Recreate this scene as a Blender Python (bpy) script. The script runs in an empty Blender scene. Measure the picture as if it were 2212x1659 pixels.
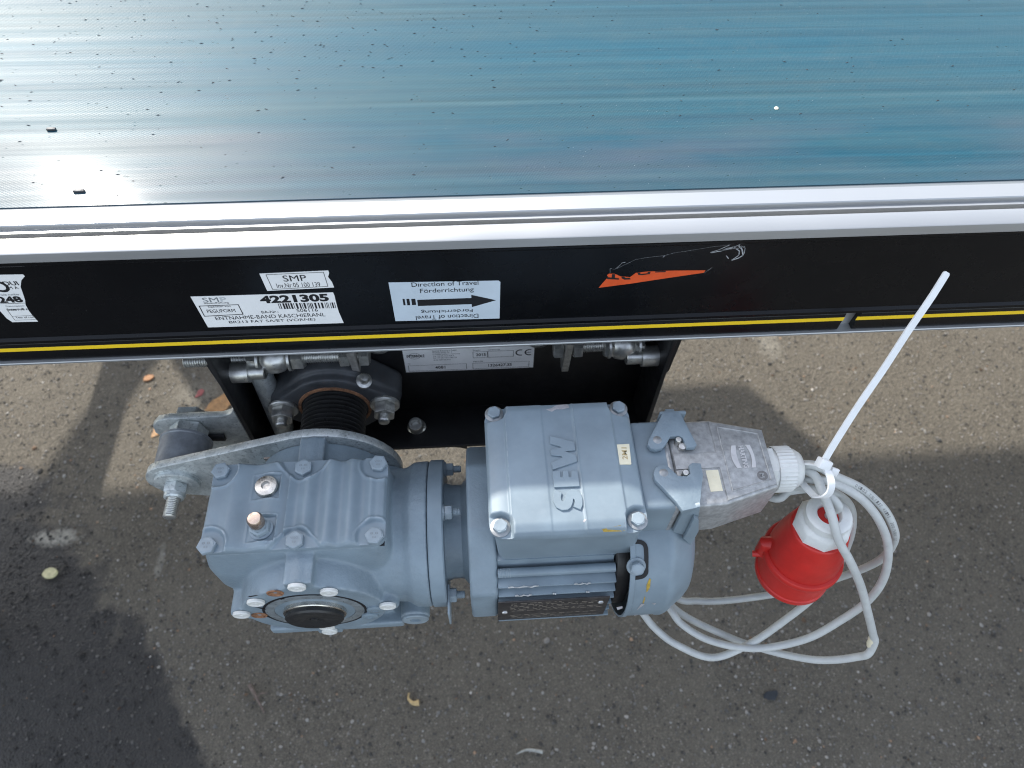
import bpy, bmesh, math, random
from mathutils import Vector, Matrix, noise
random.seed(7)
sc = bpy.context.scene
COL = sc.collection
MM = 0.001
LIFT = 750.0            # everything is drafted in mm with z=0 at the conveyor top; the ground ends up at z=0

# ------------------------------------------------------------------ camera
FPX, CX, CY = 1530.0, 1106.0, 829.5
_X = Vector((31600, -1296, 1530)).normalized()
_D = Vector((-41, 1050, 1530)); _D = (_D - _X * _D.dot(_X)).normalized()
_Y = (-_D).cross(_X)
RW = Matrix((_X, _Y, -_D))                       # camera (right,down,forward) -> world
def ray(u, v): return RW @ Vector(((u - CX) / FPX, (v - CY) / FPX, 1.0))
CAM = -ray(578, 672) * 475.0
_r = ray(1106, 505); _p = CAM + _r * (-CAM.y / _r.y)
CAM = CAM - Vector((_p.x, 0, _p.z))
def on_y(u, v, y): r = ray(u, v); return CAM + r * ((y - CAM.y) / r.y)
def on_z(u, v, z): r = ray(u, v); return CAM + r * ((z - CAM.z) / r.z)
def on_x(u, v, x): r = ray(u, v); return CAM + r * ((x - CAM.x) / r.x)
def at(u, v, d): return CAM + ray(u, v) * d
def zoomer(x0, y0, x1, w):
    k = (x1 - x0) / w
    return lambda x, y: ((x0 + x * k) * .576, (y0 + y * k) * .576)
Z1 = zoomer(650, 1600, 1750, 2147); Z2 = zoomer(1600, 1400, 2700, 1825); Z3 = zoomer(2300, 1450, 3450, 1734)
Z5 = zoomer(1400, 1200, 2700, 2212); Z6 = zoomer(0, 900, 1300, 2212); Z7 = zoomer(1300, 850, 2900, 2212)
Z8 = zoomer(2350, 1480, 3050, 2037); ZA = zoomer(500, 1300, 1000, 1276); ZB = zoomer(950, 1200, 1700, 2212)
ZN = zoomer(1780, 1980, 2650, 2212); ZP = zoomer(2800, 1650, 3450, 1659); ZL = zoomer(1850, 1450, 2450, 1659)

cam_d = bpy.data.cameras.new('camera'); cam = bpy.data.objects.new('camera', cam_d); COL.objects.link(cam)
cam_d.sensor_width = 36; cam_d.lens = 36 * FPX / 2212; cam_d.clip_start = .01; cam_d.clip_end = 200
right, down, fwd = (RW @ Vector(a) for a in ((1, 0, 0), (0, 1, 0), (0, 0, 1)))
M = Matrix((right, -down, -fwd)).transposed().to_4x4()
M.translation = (CAM + Vector((0, 0, LIFT))) * MM
cam.matrix_world = M
cam_d.dof.use_dof = True; cam_d.dof.focus_distance = .485; cam_d.dof.aperture_fstop = 9.0
sc.camera = cam

# ------------------------------------------------------------------ sky, sun, exposure
SUN = Vector((-.70, 1.0, 1.0)).normalized()
wd = bpy.data.worlds.new('World'); sc.world = wd; wd.use_nodes = True
nt = wd.node_tree; bg = nt.nodes['Background']
sky = nt.nodes.new('ShaderNodeTexSky'); sky.sky_type = 'NISHITA'; sky.sun_disc = False
sky.sun_elevation = math.asin(SUN.z); sky.sun_rotation = math.atan2(SUN.x, SUN.y)
sky.air_density = 1.0; sky.dust_density = 1.6; sky.ozone_density = 1.0; sky.altitude = 100
hz = nt.nodes.new('ShaderNodeHueSaturation'); hz.inputs['Saturation'].default_value = .55      # thin high haze
nt.links.new(sky.outputs[0], hz.inputs['Color']); nt.links.new(hz.outputs[0], bg.inputs[0]); bg.inputs[1].default_value = .15
sl = bpy.data.lights.new('sun', 'SUN'); sun = bpy.data.objects.new('sun', sl); COL.objects.link(sun)
sl.energy = 2.0; sl.angle = math.radians(1.6); sl.color = (1, .95, .87)
sun.rotation_euler = SUN.to_track_quat('Z', 'Y').to_euler(); sun.location = (-2, 2, 4)
sc.view_settings.view_transform = 'Standard'; sc.view_settings.look = 'None'
sc.view_settings.gamma = 1; sc.view_settings.use_curve_mapping = False
sc.view_settings.exposure = 1.45
sc.cycles.filter_width = 1.1

# ------------------------------------------------------------------ materials
class Mat:
    def __init__(s, name, base=(.5, .5, .5), rough=.5, metal=0, spec=.5, coat=0):
        s.m = bpy.data.materials.new(name); s.m.use_nodes = True; s.t = s.m.node_tree
        s.b = s.t.nodes['Principled BSDF']; i = s.b.inputs
        i['Base Color'].default_value = (*base, 1); i['Roughness'].default_value = rough
        i['Metallic'].default_value = metal; i['Specular IOR Level'].default_value = spec
        i['Coat Weight'].default_value = coat; i['Coat Roughness'].default_value = .15
        s._co = None; s.h = None
    def n(s, kind, **kw):
        o = s.t.nodes.new('ShaderNode' + kind)
        for k, v in kw.items(): setattr(o, k, v)
        return o
    def l(s, a, b): s.t.links.new(a, b)
    def co(s, scale=(1, 1, 1), rot=(0, 0, 0)):
        if s._co is None: s._co = s.n('NewGeometry').outputs['Position']
        m = s.n('Mapping'); m.inputs['Scale'].default_value = scale; m.inputs['Rotation'].default_value = rot
        s.l(s._co, m.inputs[0]); return m.outputs[0]
    def noise(s, scale, detail=3, rough=.55, st=(1, 1, 1), rot=(0, 0, 0)):
        o = s.n('TexNoise'); o.inputs['Scale'].default_value = scale; o.inputs['Detail'].default_value = detail
        o.inputs['Roughness'].default_value = rough; s.l(s.co(st, rot), o.inputs['Vector']); return o.outputs['Fac']
    def voro(s, scale, out='Distance', feature='F1', st=(1, 1, 1), rnd=1):
        o = s.n('TexVoronoi', feature=feature); o.inputs['Scale'].default_value = scale
        o.inputs['Randomness'].default_value = rnd; s.l(s.co(st), o.inputs['Vector']); return o.outputs[out]
    def ramp(s, fac, *stops):
        o = s.n('ValToRGB'); e = o.color_ramp.elements
        while len(e) < len(stops): e.new(.5)
        for q, (p, c) in zip(e, stops):
            q.position = p; q.color = (c, c, c, 1) if not isinstance(c, tuple) else (*c, 1)
        s.l(fac, o.inputs[0]); return o.outputs[0]
    def mix(s, fac, a, b, mode='MIX'):
        o = s.n('MixRGB', blend_type=mode)
        for k, v in ((0, fac), (1, a), (2, b)):
            if isinstance(v, (int, float)): o.inputs[k].default_value = v if k == 0 else (v, v, v, 1)
            elif isinstance(v, tuple): o.inputs[k].default_value = (*v, 1)
            else: s.l(v, o.inputs[k])
        return o.outputs[0]
    def math(s, op, a, b=0.0):
        o = s.n('Math', operation=op)
        for k, v in ((0, a), (1, b)):
            if isinstance(v, (int, float)): o.inputs[k].default_value = v
            else: s.l(v, o.inputs[k])
        return o.outputs[0]
    def set(s, name, out): s.l(out, s.b.inputs[name]); return s
    def bump(s, h, strength=.3, dist=.001):
        o = s.n('Bump'); o.inputs['Strength'].default_value = strength; o.inputs['Distance'].default_value = dist
        s.l(h, o.inputs['Height'])
        if s.h is not None: s.l(s.h, o.inputs['Normal'])
        s.h = o.outputs[0]; s.l(s.h, s.b.inputs['Normal']); return s

def dirt(name, base, rough, var=.25, scale=60, metal=0, spec=.5, grain=0, gscale=900, dirtc=(.12, .10, .08), amt=.25):
    """a base colour with soft tonal drift, a little grime and a fine surface grain"""
    m = Mat(name, base, rough, metal, spec)
    n = m.noise(scale, 5)
    dk = tuple(c * (1 - var) for c in base); lt = tuple(min(1, c * (1 + var)) for c in base)
    c = m.ramp(n, (.3, dk), (.7, lt))
    g = m.ramp(m.noise(scale * 3.1, 6, .7), (.55, 0.), (.8, amt))
    m.set('Base Color', m.mix(g, c, dirtc))
    m.set('Roughness', m.ramp(m.noise(scale * 1.7, 4), (.3, max(0.02, rough - .1)), (.75, min(1, rough + .12))))
    if grain: m.bump(m.noise(gscale, 3), grain, .0006)
    return m

PAINT = (.218, .276, .316)
def paint(name, grain, wear=.5):
    m = Mat(name, PAINT, .38, 0, .5)
    c = m.ramp(m.noise(45, 4), (.3, tuple(v * .88 for v in PAINT)), (.7, tuple(v * 1.1 for v in PAINT)))
    dust = m.ramp(m.noise(110, 7, .75), (.52, 0.), (.85, .22))
    c = m.mix(dust, c, (.33, .37, .395))
    geo = m.n('NewGeometry')
    edge = m.ramp(geo.outputs['Pointiness'], (.515, 0.), (.57, wear))
    c = m.mix(m.mix(1.0, edge, m.ramp(m.noise(260, 4), (.4, 0.), (.6, 1.)), 'MULTIPLY'), c, (.5, .54, .56))
    m.set('Base Color', c)
    m.set('Roughness', m.ramp(m.noise(90, 4), (.3, .36), (.75, .50)))
    if grain: m.bump(m.noise(420, 4, .6), grain, .0012)
    m.bump(m.noise(1500, 2), .12, .0003)
    return m
m_paint = paint('motor_paint', 0.0, 0.0).m
m_worn = paint('worn_motor_paint', 0.0, .4).m
m_cast2 = paint('cast_paint_even', .3, 0.0).m
m_cast = paint('cast_paint', .42).m
m_plain = paint('plain_motor_paint', .0, 0.0).m
m_screw = dirt('dull_zinc_screw', (.36, .37, .37), .45, .2, 220, metal=.6, amt=.4, dirtc=(.25, .28, .30)).m
m_bolt = dirt('painted_bolt', (.26, .315, .35), .35, .12, 120, amt=.2, dirtc=(.4, .4, .38)).m
m_zinc = dirt('zinc_bolt', (.58, .58, .55), .36, .2, 220, metal=.85, amt=.35, dirtc=(.3, .28, .23)).m
m_zincr = dirt('rust_flecked_zinc', (.40, .39, .37), .45, .25, 260, metal=.6, amt=.9, dirtc=(.24, .12, .07)).m
def galv():
    m = Mat('galvanised_steel', (.5, .53, .53), .45, .6)
    v = m.voro(170, 'Color'); g = m.n('RGBToBW'); m.l(v, g.inputs[0])
    c = m.ramp(g.outputs[0], (.1, (.42, .46, .46)), (.9, (.66, .70, .69)))
    c = m.mix(m.ramp(m.noise(120, 8, .8), (.42, 0.), (.68, .85)), c, (.76, .79, .77))
    c = m.mix(m.ramp(m.noise(420, 4, .7), (.55, 0.), (.68, .7)), c, (.2, .22, .22))
    m.set('Base Color', c); m.set('Roughness', m.ramp(m.noise(200, 4), (.3, .35), (.7, .6)))
    m.bump(m.noise(700, 3), .15, .0004); return m
m_galv = galv().m
m_alu = dirt('anodised_aluminium', (.45, .46, .46), .40, .02, 4, metal=.6, amt=.1, dirtc=(.5, .49, .46))
m_alu = m_alu.m
m_alu_raw = dirt('die_cast_aluminium', (.385, .39, .385), .42, .25, 260, metal=.35, grain=.2, gscale=700, amt=.5, dirtc=(.25, .25, .245)).m
def blackpanel():
    m = Mat('black_profile', (.004, .0042, .005), .22, 0, .32)
    st = m.ramp(m.noise(300, 5, .7, st=(.012, 1, 1)), (.56, 0.), (.85, .14))
    sp = m.ramp(m.voro(140), (.0, .6), (.035, 0.))
    c = m.mix(st, (.004, .0042, .005), (.05, .05, .05)); c = m.mix(sp, c, (.25, .24, .22))
    m.set('Base Color', c); m.set('Roughness', m.ramp(m.noise(35, 5), (.3, .18), (.7, .34)))
    m.bump(m.noise(14, 2, st=(.3, 1, 1)), .10, .002); return m
m_black = blackpanel().m
m_black2 = dirt('black_powder_coat', (.010, .010, .011), .38, .2, 60, grain=.15, gscale=1600, dirtc=(.10, .09, .08), amt=.12).m
m_castiron = dirt('dark_cast_iron', (.055, .060, .066), .5, .25, 80, grain=.35, gscale=800, dirtc=(.17, .09, .05), amt=.35).m
m_rust = dirt('rusty_steel', (.30, .15, .08), .7, .5, 260, metal=.2, dirtc=(.08, .05, .04), amt=.7).m
m_rubber = dirt('black_rubber', (.022, .022, .022), .36, .2, 120, amt=.06).m
m_yellow = dirt('yellow_tape', (.95, .64, .022), .4, .04, 40, amt=.12, dirtc=(.45, .30, .05)).m
m_white = dirt('sticker_white', (.88, .88, .86), .45, .04, 60, amt=.12, dirtc=(.55, .53, .48)).m
m_ltblue = dirt('sticker_pale_blue', (.58, .66, .72), .4, .05, 60, amt=.12, dirtc=(.4, .42, .42)).m
m_plate = dirt('type_plate_foil', (.82, .82, .81), .4, .06, 80, metal=0, amt=.2, dirtc=(.25, .24, .22)).m
m_ink = Mat('black_ink', (.012, .012, .014), .5).m
m_print = Mat('sheath_ink', (.14, .14, .14), .6).m
m_inkgrey = Mat('grey_ink', (.20, .22, .23), .5).m
m_inkpale = Mat('pale_grey_ink', (.55, .57, .58), .5).m
m_film = dirt('film_shred_and_glint', (.34, .35, .36), .3, .6, 500).m  # film grey with its glints put into the colour
m_tanink = Mat('faded_tan_ink', (.52, .40, .20), .6).m
m_orange = dirt('orange_sticker', (.75, .10, .022), .4, .1, 120, amt=.25, dirtc=(.5, .2, .1)).m
m_cream = dirt('aged_paper_sticker', (.80, .74, .55), .5, .08, 120, amt=.5, dirtc=(.62, .50, .25)).m
m_cable = dirt('grey_cable_sheath', (.52, .535, .515), .42, .08, 90, amt=.35, dirtc=(.30, .29, .27)).m
m_tie = dirt('white_nylon', (.80, .81, .80), .35, .04, 80, amt=.1, dirtc=(.6, .58, .52)).m
m_plastic = dirt('off_white_plastic', (.72, .73, .70), .4, .05, 80, amt=.4, dirtc=(.45, .42, .36)).m
m_capw = dirt('white_plastic_cap', (.72, .72, .68), .45, .08, 200, amt=.5, dirtc=(.45, .38, .28)).m
m_red = dirt('red_plug_plastic', (.58, .026, .020), .38, .12, 60, amt=.2, dirtc=(.35, .05, .04)).m
m_dark = Mat('slot_shade_black', (.006, .006, .007), .6).m  # even black standing for the shade inside slots
m_steel = dirt('bright_steel', (.62, .60, .56), .28, .15, 200, metal=1, amt=.5, dirtc=(.25, .15, .08)).m
m_brass = dirt('worn_breather', (.50, .40, .33), .25, .2, 200, metal=.9, amt=.7, dirtc=(.35, .16, .08)).m
m_ring = dirt('greasy_grey_ring', (.27, .30, .31), .35, .25, 150, metal=.3, amt=.8, dirtc=(.03, .03, .03)).m
m_nameplate = dirt('dark_nameplate', (.075, .068, .066), .38, .3, 120, metal=.5, amt=.3, dirtc=(.15, .13, .11)).m
m_chip = dirt('primer_chip', (.42, .41, .42), .6, .15, 400, amt=.4, dirtc=(.5, .38, .34)).m
m_wornprint = Mat('worn_print', (.30, .26, .21), .5).m
m_bare = dirt('bare_aluminium_chip', (.75, .75, .74), .35, .15, 300, metal=.7).m
m_ochre = dirt('ochre_paint_smear', (.45, .30, .04), .6, .3, 300, amt=.6, dirtc=(.40, .37, .30)).m
m_leaf = dirt('dry_leaf', (.36, .19, .07), .6, .35, 150, amt=.4, dirtc=(.2, .1, .04)).m

def beltmat():
    m = Mat('blue_belt', (.02, .12, .17), .5, 0, .14, coat=.05)
    m.b.inputs['Coat Roughness'].default_value = .16
    st = m.noise(160, 6, .7, st=(.010, 1, 1))
    big = m.noise(9, 4, .6, st=(.25, 1, 1))
    base = m.ramp(st, (.30, (.003, .049, .080)), (.72, (.011, .090, .130)))
    sep = m.n('SeparateXYZ'); m.l(m.n('NewGeometry').outputs['Position'], sep.inputs[0])
    # worn, dusty strip along the edge of the belt
    edge = m.n('MapRange'); m.l(sep.outputs['Y'], edge.inputs[0])
    edge.inputs[1].default_value = .115; edge.inputs[2].default_value = .095
    dust = m.math('MULTIPLY', edge.outputs[0], m.ramp(big, (.40, .0), (.62, .55)))
    base = m.mix(dust, base, (.105, .098, .118))
    film = m.ramp(m.noise(26, 8, .75, st=(.10, 1, 1)), (.36, 0.), (.78, .50))
    base = m.mix(film, base, (.070, .108, .102))
    # long run marks left by the guide rails, wandering slightly
    wy = m.math('ADD', sep.outputs['Y'], m.math('MULTIPLY', m.noise(2.5, 2), .004))
    for yl, dk in ((.1305, 0), (.1335, 1), (.178, 0), (.060, 1), (.0495, 0), (.0435, 1), (.243, 1), (.252, 1), (.262, 1)):
        ln = m.math('ABSOLUTE', m.math('SUBTRACT', wy, yl + .002))
        ln = m.math('MULTIPLY', m.ramp(ln, (.0, .30), (.0009, 0.)), m.ramp(m.noise(26, 5, .7, st=(.2, 1, 1)), (.35, .15), (.65, 1.)))
        base = m.mix(ln, base, (.006, .035, .04) if dk else (.09, .17, .19))
    smudge = m.ramp(m.noise(48, 7, .72), (.52, 0.), (.78, .28))
    base = m.mix(smudge, base, (.060, .098, .105))
    nick = m.ramp(m.voro(230, st=(.5, 1, 1)), (.07, 1.), (.13, 0.))
    nick = m.math('MULTIPLY', nick, m.ramp(m.noise(130, 3), (.50, 0.), (.58, 1.)))
    base = m.mix(m.math('MULTIPLY', nick, .9), base, (.008, .04, .045))
    lint = m.ramp(m.voro(210, st=(.8, 1.3, 1)), (.035, 1.), (.06, 0.))
    lint = m.math('MULTIPLY', lint, m.ramp(m.noise(60, 3), (.50, 0.), (.60, .6)))
    base = m.mix(lint, base, (.45, .52, .53))
    m.set('Base Color', base)
    m.set('Roughness', m.ramp(m.noise(120, 6, .7, st=(.012, 1, 1)), (.30, .34), (.72, .52)))
    m.bump(m.noise(420, 5, .65, st=(.012, 1, 1)), .12, .0006)
    m.bump(m.noise(900, 2), .10, .0005)
    m.bump(nick, .5, -.0006)
    w = m.n('TexVoronoi'); w.inputs['Scale'].default_value = 620; w.inputs['Randomness'].default_value = .15
    m.l(m.co((1, 1, 1), (0, 0, .5)), w.inputs['Vector'])
    m.bump(w.outputs['Distance'], .22, .0006)
    return m
m_belt = beltmat().m

# ------------------------------------------------------------------ geometry helpers (mm)
def box(bm, lo, hi, bev=0, seg=2):
    lo, hi = Vector(lo), Vector(hi)
    r = bmesh.ops.create_cube(bm, size=1, matrix=Matrix.Translation((lo + hi) / 2) @ Matrix.Diagonal(((hi - lo).x, (hi - lo).y, (hi - lo).z, 1)))
    if bev:
        es = list({e for v in r['verts'] for e in v.link_edges})
        bmesh.ops.bevel(bm, geom=es, offset=bev, segments=seg, affect='EDGES', profile=.5)
    return bm
AX = {'x': lambda a, b, h: Vector((h, a, b)), 'y': lambda a, b, h: Vector((a, h, b)), 'z': lambda a, b, h: Vector((a, b, h))}
def prism(bm, poly, axis, lo, hi, bev=0, seg=2, capbev=True):
    f = AX[axis]; n = len(poly)
    a = [bm.verts.new(f(p[0], p[1], lo)) for p in poly]; b = [bm.verts.new(f(p[0], p[1], hi)) for p in poly]
    fs = [bm.faces.new(a), bm.faces.new(b)] + [bm.faces.new((a[i], a[(i + 1) % n], b[(i + 1) % n], b[i])) for i in range(n)]
    bmesh.ops.recalc_face_normals(bm, faces=fs)
    if bev:
        es = [e for fc in fs[:2] for e in fc.edges] if capbev else list({e for fc in fs for e in fc.edges})
        bmesh.ops.bevel(bm, geom=es, offset=bev, segments=seg, affect='EDGES', profile=.5)
    return bm
def frame(d):
    d = Vector(d).normalized(); a = Vector((0, 0, 1)) if abs(d.z) < .9 else Vector((1, 0, 0))
    u = d.cross(a).normalized(); return u, d.cross(u), d
def lathe(bm, o, d, prof, seg=48, ph=0):
    """prof: (radius, height along d)"""
    o = Vector(o); u, w, d = frame(d); rings = []
    for r, h in prof:
        if r < 1e-6: rings.append([bm.verts.new(o + d * h)])
        else: rings.append([bm.verts.new(o + d * h + (u * math.cos(ph + 2 * math.pi * k / seg) + w * math.sin(ph + 2 * math.pi * k / seg)) * r) for k in range(seg)])
    fs = []
    for a, b in zip(rings, rings[1:]):
        for k in range(seg):
            q = [a[k % len(a)], a[(k + 1) % len(a)], b[(k + 1) % len(b)], b[k % len(b)]]
            q = list(dict.fromkeys(q))
            if len(q) > 2: fs.append(bm.faces.new(q))
    bmesh.ops.recalc_face_normals(bm, faces=fs); return bm
def smooth_path(pts, n=8):
    pts = [Vector(p) for p in pts]; out = []
    for i in range(len(pts) - 1):
        p0 = pts[max(i - 1, 0)]; p1 = pts[i]; p2 = pts[i + 1]; p3 = pts[min(i + 2, len(pts) - 1)]
        for k in range(n):
            t = k / n
            out.append(.5 * ((2 * p1) + (p2 - p0) * t + (2 * p0 - 5 * p1 + 4 * p2 - p3) * t * t + (3 * p1 - p0 - 3 * p2 + p3) * t ** 3))
    out.append(pts[-1]); return out
def tube(bm, path, r, seg=16, sx=1., caps=True):
    path = [Vector(p) for p in path]; rings = []
    u = frame(path[1] - path[0])[0]; fs = []
    for i, p in enumerate(path):
        t = (path[min(i + 1, len(path) - 1)] - path[max(i - 1, 0)]).normalized()
        u = (u - t * u.dot(t)).normalized(); w = t.cross(u)
        rr = r(i / (len(path) - 1)) if callable(r) else r
        rings.append([bm.verts.new(p + (u * math.cos(2 * math.pi * k / seg) * sx + w * math.sin(2 * math.pi * k / seg)) * rr) for k in range(seg)])
    for a, b in zip(rings, rings[1:]):
        for k in range(seg): fs.append(bm.faces.new((a[k], a[(k + 1) % seg], b[(k + 1) % seg], b[k])))
    if caps: fs += [bm.faces.new(rings[0]), bm.faces.new(rings[-1])]
    bmesh.ops.recalc_face_normals(bm, faces=fs); return bm
def ribbon(bm, path, normals, w, th):
    """flat strap along a path"""
    path = [Vector(p) for p in path]; rings = []
    for i, p in enumerate(path):
        t = (path[min(i + 1, len(path) - 1)] - path[max(i - 1, 0)]).normalized()
        n = Vector(normals[i] if isinstance(normals, list) else normals); n = (n - t * n.dot(t)).normalized(); s = t.cross(n)
        ww = w(i / (len(path) - 1)) if callable(w) else w
        rings.append([bm.verts.new(p + s * a * ww / 2 + n * b * th / 2) for a, b in ((-1, -1), (1, -1), (1, 1), (-1, 1))])
    fs = [bm.faces.new((a[k], a[(k + 1) % 4], b[(k + 1) % 4], b[k])) for a, b in zip(rings, rings[1:]) for k in range(4)]
    fs += [bm.faces.new(rings[0]), bm.faces.new(rings[-1])]
    bmesh.ops.recalc_face_normals(bm, faces=fs); return bm
def heightfield(bm, x0, x1, y0, y1, res, f, zb, rc=0):
    nx = max(2, int((x1 - x0) / res)); ny = max(2, int((y1 - y0) / res)); g = []
    for i in range(nx + 1):
        row = []
        for j in range(ny + 1):
            x = x0 + (x1 - x0) * i / nx; y = y0 + (y1 - y0) * j / ny
            if rc:
                qx = min(max(x, x0 + rc), x1 - rc); qy = min(max(y, y0 + rc), y1 - rc); d = math.hypot(x - qx, y - qy)
                if d > rc: x = qx + (x - qx) * rc / d; y = qy + (y - qy) * rc / d
            row.append(bm.verts.new((x, y, f(x, y))))
        g.append(row)
    for i in range(nx):
        for j in range(ny): bm.faces.new((g[i][j], g[i + 1][j], g[i + 1][j + 1], g[i][j + 1]))
    rim = [g[i][0] for i in range(nx + 1)] + [g[nx][j] for j in range(1, ny + 1)] + [g[i][ny] for i in range(nx - 1, -1, -1)] + [g[0][j] for j in range(ny - 1, 0, -1)]
    lo = [bm.verts.new((v.co.x, v.co.y, zb)) for v in rim]; n = len(rim)
    for k in range(n): bm.faces.new((rim[(k + 1) % n], rim[k], lo[k], lo[(k + 1) % n]))
    bm.faces.new(lo); return bm
def sstep(a, b, x):
    t = min(1, max(0, (x - a) / (b - a))); return t * t * (3 - 2 * t)

# ------------------------------------------------------------------ object helpers
WL = {}
def to_mesh(name, bm, mat, c, ang=38):
    me = bpy.data.meshes.new(name)
    for v in bm.verts: v.co = (v.co - c) * MM
    bm.to_mesh(me); bm.free(); me.materials.append(mat)
    for p in me.polygons: p.use_smooth = True
    me.set_sharp_from_angle(angle=math.radians(ang)); return me
def link(name, me, parent, c, rot=None):
    o = bpy.data.objects.new(name, me); COL.objects.link(o)
    w = (Vector(c) + Vector((0, 0, LIFT))) * MM
    if parent is not None: o.parent = parent; o.location = w - WL[parent]
    else: o.location = w
    if rot is not None: o.rotation_euler = rot
    WL[o] = w; return o
def part(name, bm, mat, parent=None, c=None, ang=38, label=None):
    if c is None:
        xs = [v.co for v in bm.verts]
        c = Vector(tuple((min(v[k] for v in xs) + max(v[k] for v in xs)) / 2 for k in range(3)))
    o = link(name, to_mesh(name, bm, mat, Vector(c), ang), parent, c)
    if label: o['label'] = label
    return o
def thing(name, label, cat, c, group=None):
    o = link(name, None, None, c); o.empty_display_size = .02
    return tag(o, label, cat, group)
def tag(o, label, cat, group=None, kind=None):
    if label: o['label'] = label
    if cat: o['category'] = cat
    if group: o['group'] = group
    if kind: o['kind'] = kind
    return o
def new(): return bmesh.new()
def aim(d): return Vector(d).to_track_quat('Z', 'Y').to_euler()

# ---- lettering
def text_bm(s, bold=0.0):
    cu = bpy.data.curves.new('lettering', 'FONT'); cu.body = s; cu.offset = bold; cu.resolution_u = 3
    ob = bpy.data.objects.new('lettering', cu); COL.objects.link(ob)
    dg = bpy.context.evaluated_depsgraph_get(); me = bpy.data.meshes.new_from_object(ob.evaluated_get(dg))
    bm = bmesh.new(); bm.from_mesh(me)
    bpy.data.objects.remove(ob); bpy.data.curves.remove(cu); bpy.data.meshes.remove(me); return bm
def put_text(bm, s, o, ux, uy, w, h, bold=0.0, flip=False):
    """fit text into the w x h box whose lower-left corner is o (world mm); ux, uy unit vectors"""
    t = text_bm(s, bold); xs = [v.co.x for v in t.verts]; ys = [v.co.y for v in t.verts]
    x0, x1, y0, y1 = min(xs), max(xs), min(ys), max(ys); mp = {}
    for v in t.verts:
        a = (v.co.x - x0) / (x1 - x0); b = (v.co.y - y0) / max(1e-6, y1 - y0)
        if flip: a, b = 1 - a, 1 - b
        mp[v] = bm.verts.new(Vector(o) + Vector(ux) * a * w + Vector(uy) * b * h)
    for f in t.faces:
        try: bm.faces.new([mp[v] for v in f.verts])
        except ValueError: pass
    t.free()
def flat(bm, pts):
    f = bm.faces.new([bm.verts.new(p) for p in pts]); return f
def rect_line(bm, pts, w, n):
    """outline drawn as four thin strips"""
    pts = [Vector(p) for p in pts]
    for a, b in zip(pts, pts[1:] + pts[:1]):
        t = (b - a).normalized(); s = t.cross(Vector(n)).normalized() * w / 2
        flat(bm, (a - s - t * w / 2, b - s + t * w / 2, b + s + t * w / 2, a + s - t * w / 2))
X, Y, Z = Vector((1, 0, 0)), Vector((0, 1, 0)), Vector((0, 0, 1))

# ================================================================== SETTING: ground
GZ = -750.0
def groundmat():
    m = Mat('asphalt', (.1, .09, .08), .85, 0, .3)
    fine = m.noise(520, 6, .7); big = m.noise(5, 5, .6)
    v = m.voro(330, 'Color'); bw = m.n('RGBToBW'); m.l(v, bw.inputs[0])
    d = m.voro(330)
    stone = m.ramp(bw.outputs[0], (.12, (.050, .044, .035)), (.50, (.148, .130, .102)), (.80, (.232, .206, .165)), (.97, (.40, .365, .305)))
    binder = m.ramp(fine, (.3, (.050, .044, .035)), (.72, (.192, .169, .134)))
    base = m.mix(m.ramp(d, (.25, .75), (.6, .0)), binder, stone)
    base = m.mix(m.ramp(big, (.3, .0), (.75, .45)), base, (.192, .169, .133))
    base = m.mix(1.0, base, m.ramp(m.noise(1300, 3, .7), (.30, .55), (.72, 1.5)), 'MULTIPLY')
    sep = m.n('SeparateXYZ'); m.l(m.n('NewGeometry').outputs['Position'], sep.inputs[0])
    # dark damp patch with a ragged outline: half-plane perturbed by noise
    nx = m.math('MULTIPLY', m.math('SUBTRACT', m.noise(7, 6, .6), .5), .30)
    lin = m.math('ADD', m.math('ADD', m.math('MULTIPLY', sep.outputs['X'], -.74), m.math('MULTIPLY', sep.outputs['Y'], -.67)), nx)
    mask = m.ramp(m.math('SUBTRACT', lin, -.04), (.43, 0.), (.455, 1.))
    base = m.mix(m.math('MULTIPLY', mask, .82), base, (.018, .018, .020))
    # pale lime smears
    def smear(x, y, rx, ry, amt):
        a = m.math('POWER', m.math('DIVIDE', m.math('SUBTRACT', sep.outputs['X'], x), rx), 2)
        b = m.math('POWER', m.math('DIVIDE', m.math('SUBTRACT', sep.outputs['Y'], y), ry), 2)
        k = m.math('ADD', m.math('ADD', a, b), m.math('MULTIPLY', m.math('SUBTRACT', m.noise(60, 6, .75), .5), 3.2))
        return m.math('MULTIPLY', m.ramp(k, (.0, 1.), (.9, 0.)), amt)
    for (u, v_, rx, ry, amt) in ((118, 1162, .045, .018, .8), (345, 1215, .008, .035, .45), (420, 850, .05, .03, .2), (1660, 740, .03, .05, .3)):
        q = on_z(u, v_, GZ) * MM
        base = m.mix(smear(q.x, q.y, rx, ry, amt), base, (.42, .40, .34))
    m.set('Base Color', base)
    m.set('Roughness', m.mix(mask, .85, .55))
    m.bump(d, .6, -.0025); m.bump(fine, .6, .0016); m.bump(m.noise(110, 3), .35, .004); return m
bm = new()
for i in range(41):
    for j in range(41): bm.verts.new(((i - 20) * 1000, (j - 20) * 1000, GZ))
bm.verts.ensure_lookup_table()
for i in range(40):
    for j in range(40):
        k = i * 41 + j; bm.faces.new([bm.verts[q] for q in (k, k + 41, k + 42, k + 1)])
ground = part('ground', bm, groundmat().m, None, Vector((0, 0, GZ))); ground['kind'] = 'structure'; ground['label'] = 'brown grey asphalt yard with a dark damp patch'

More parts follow.
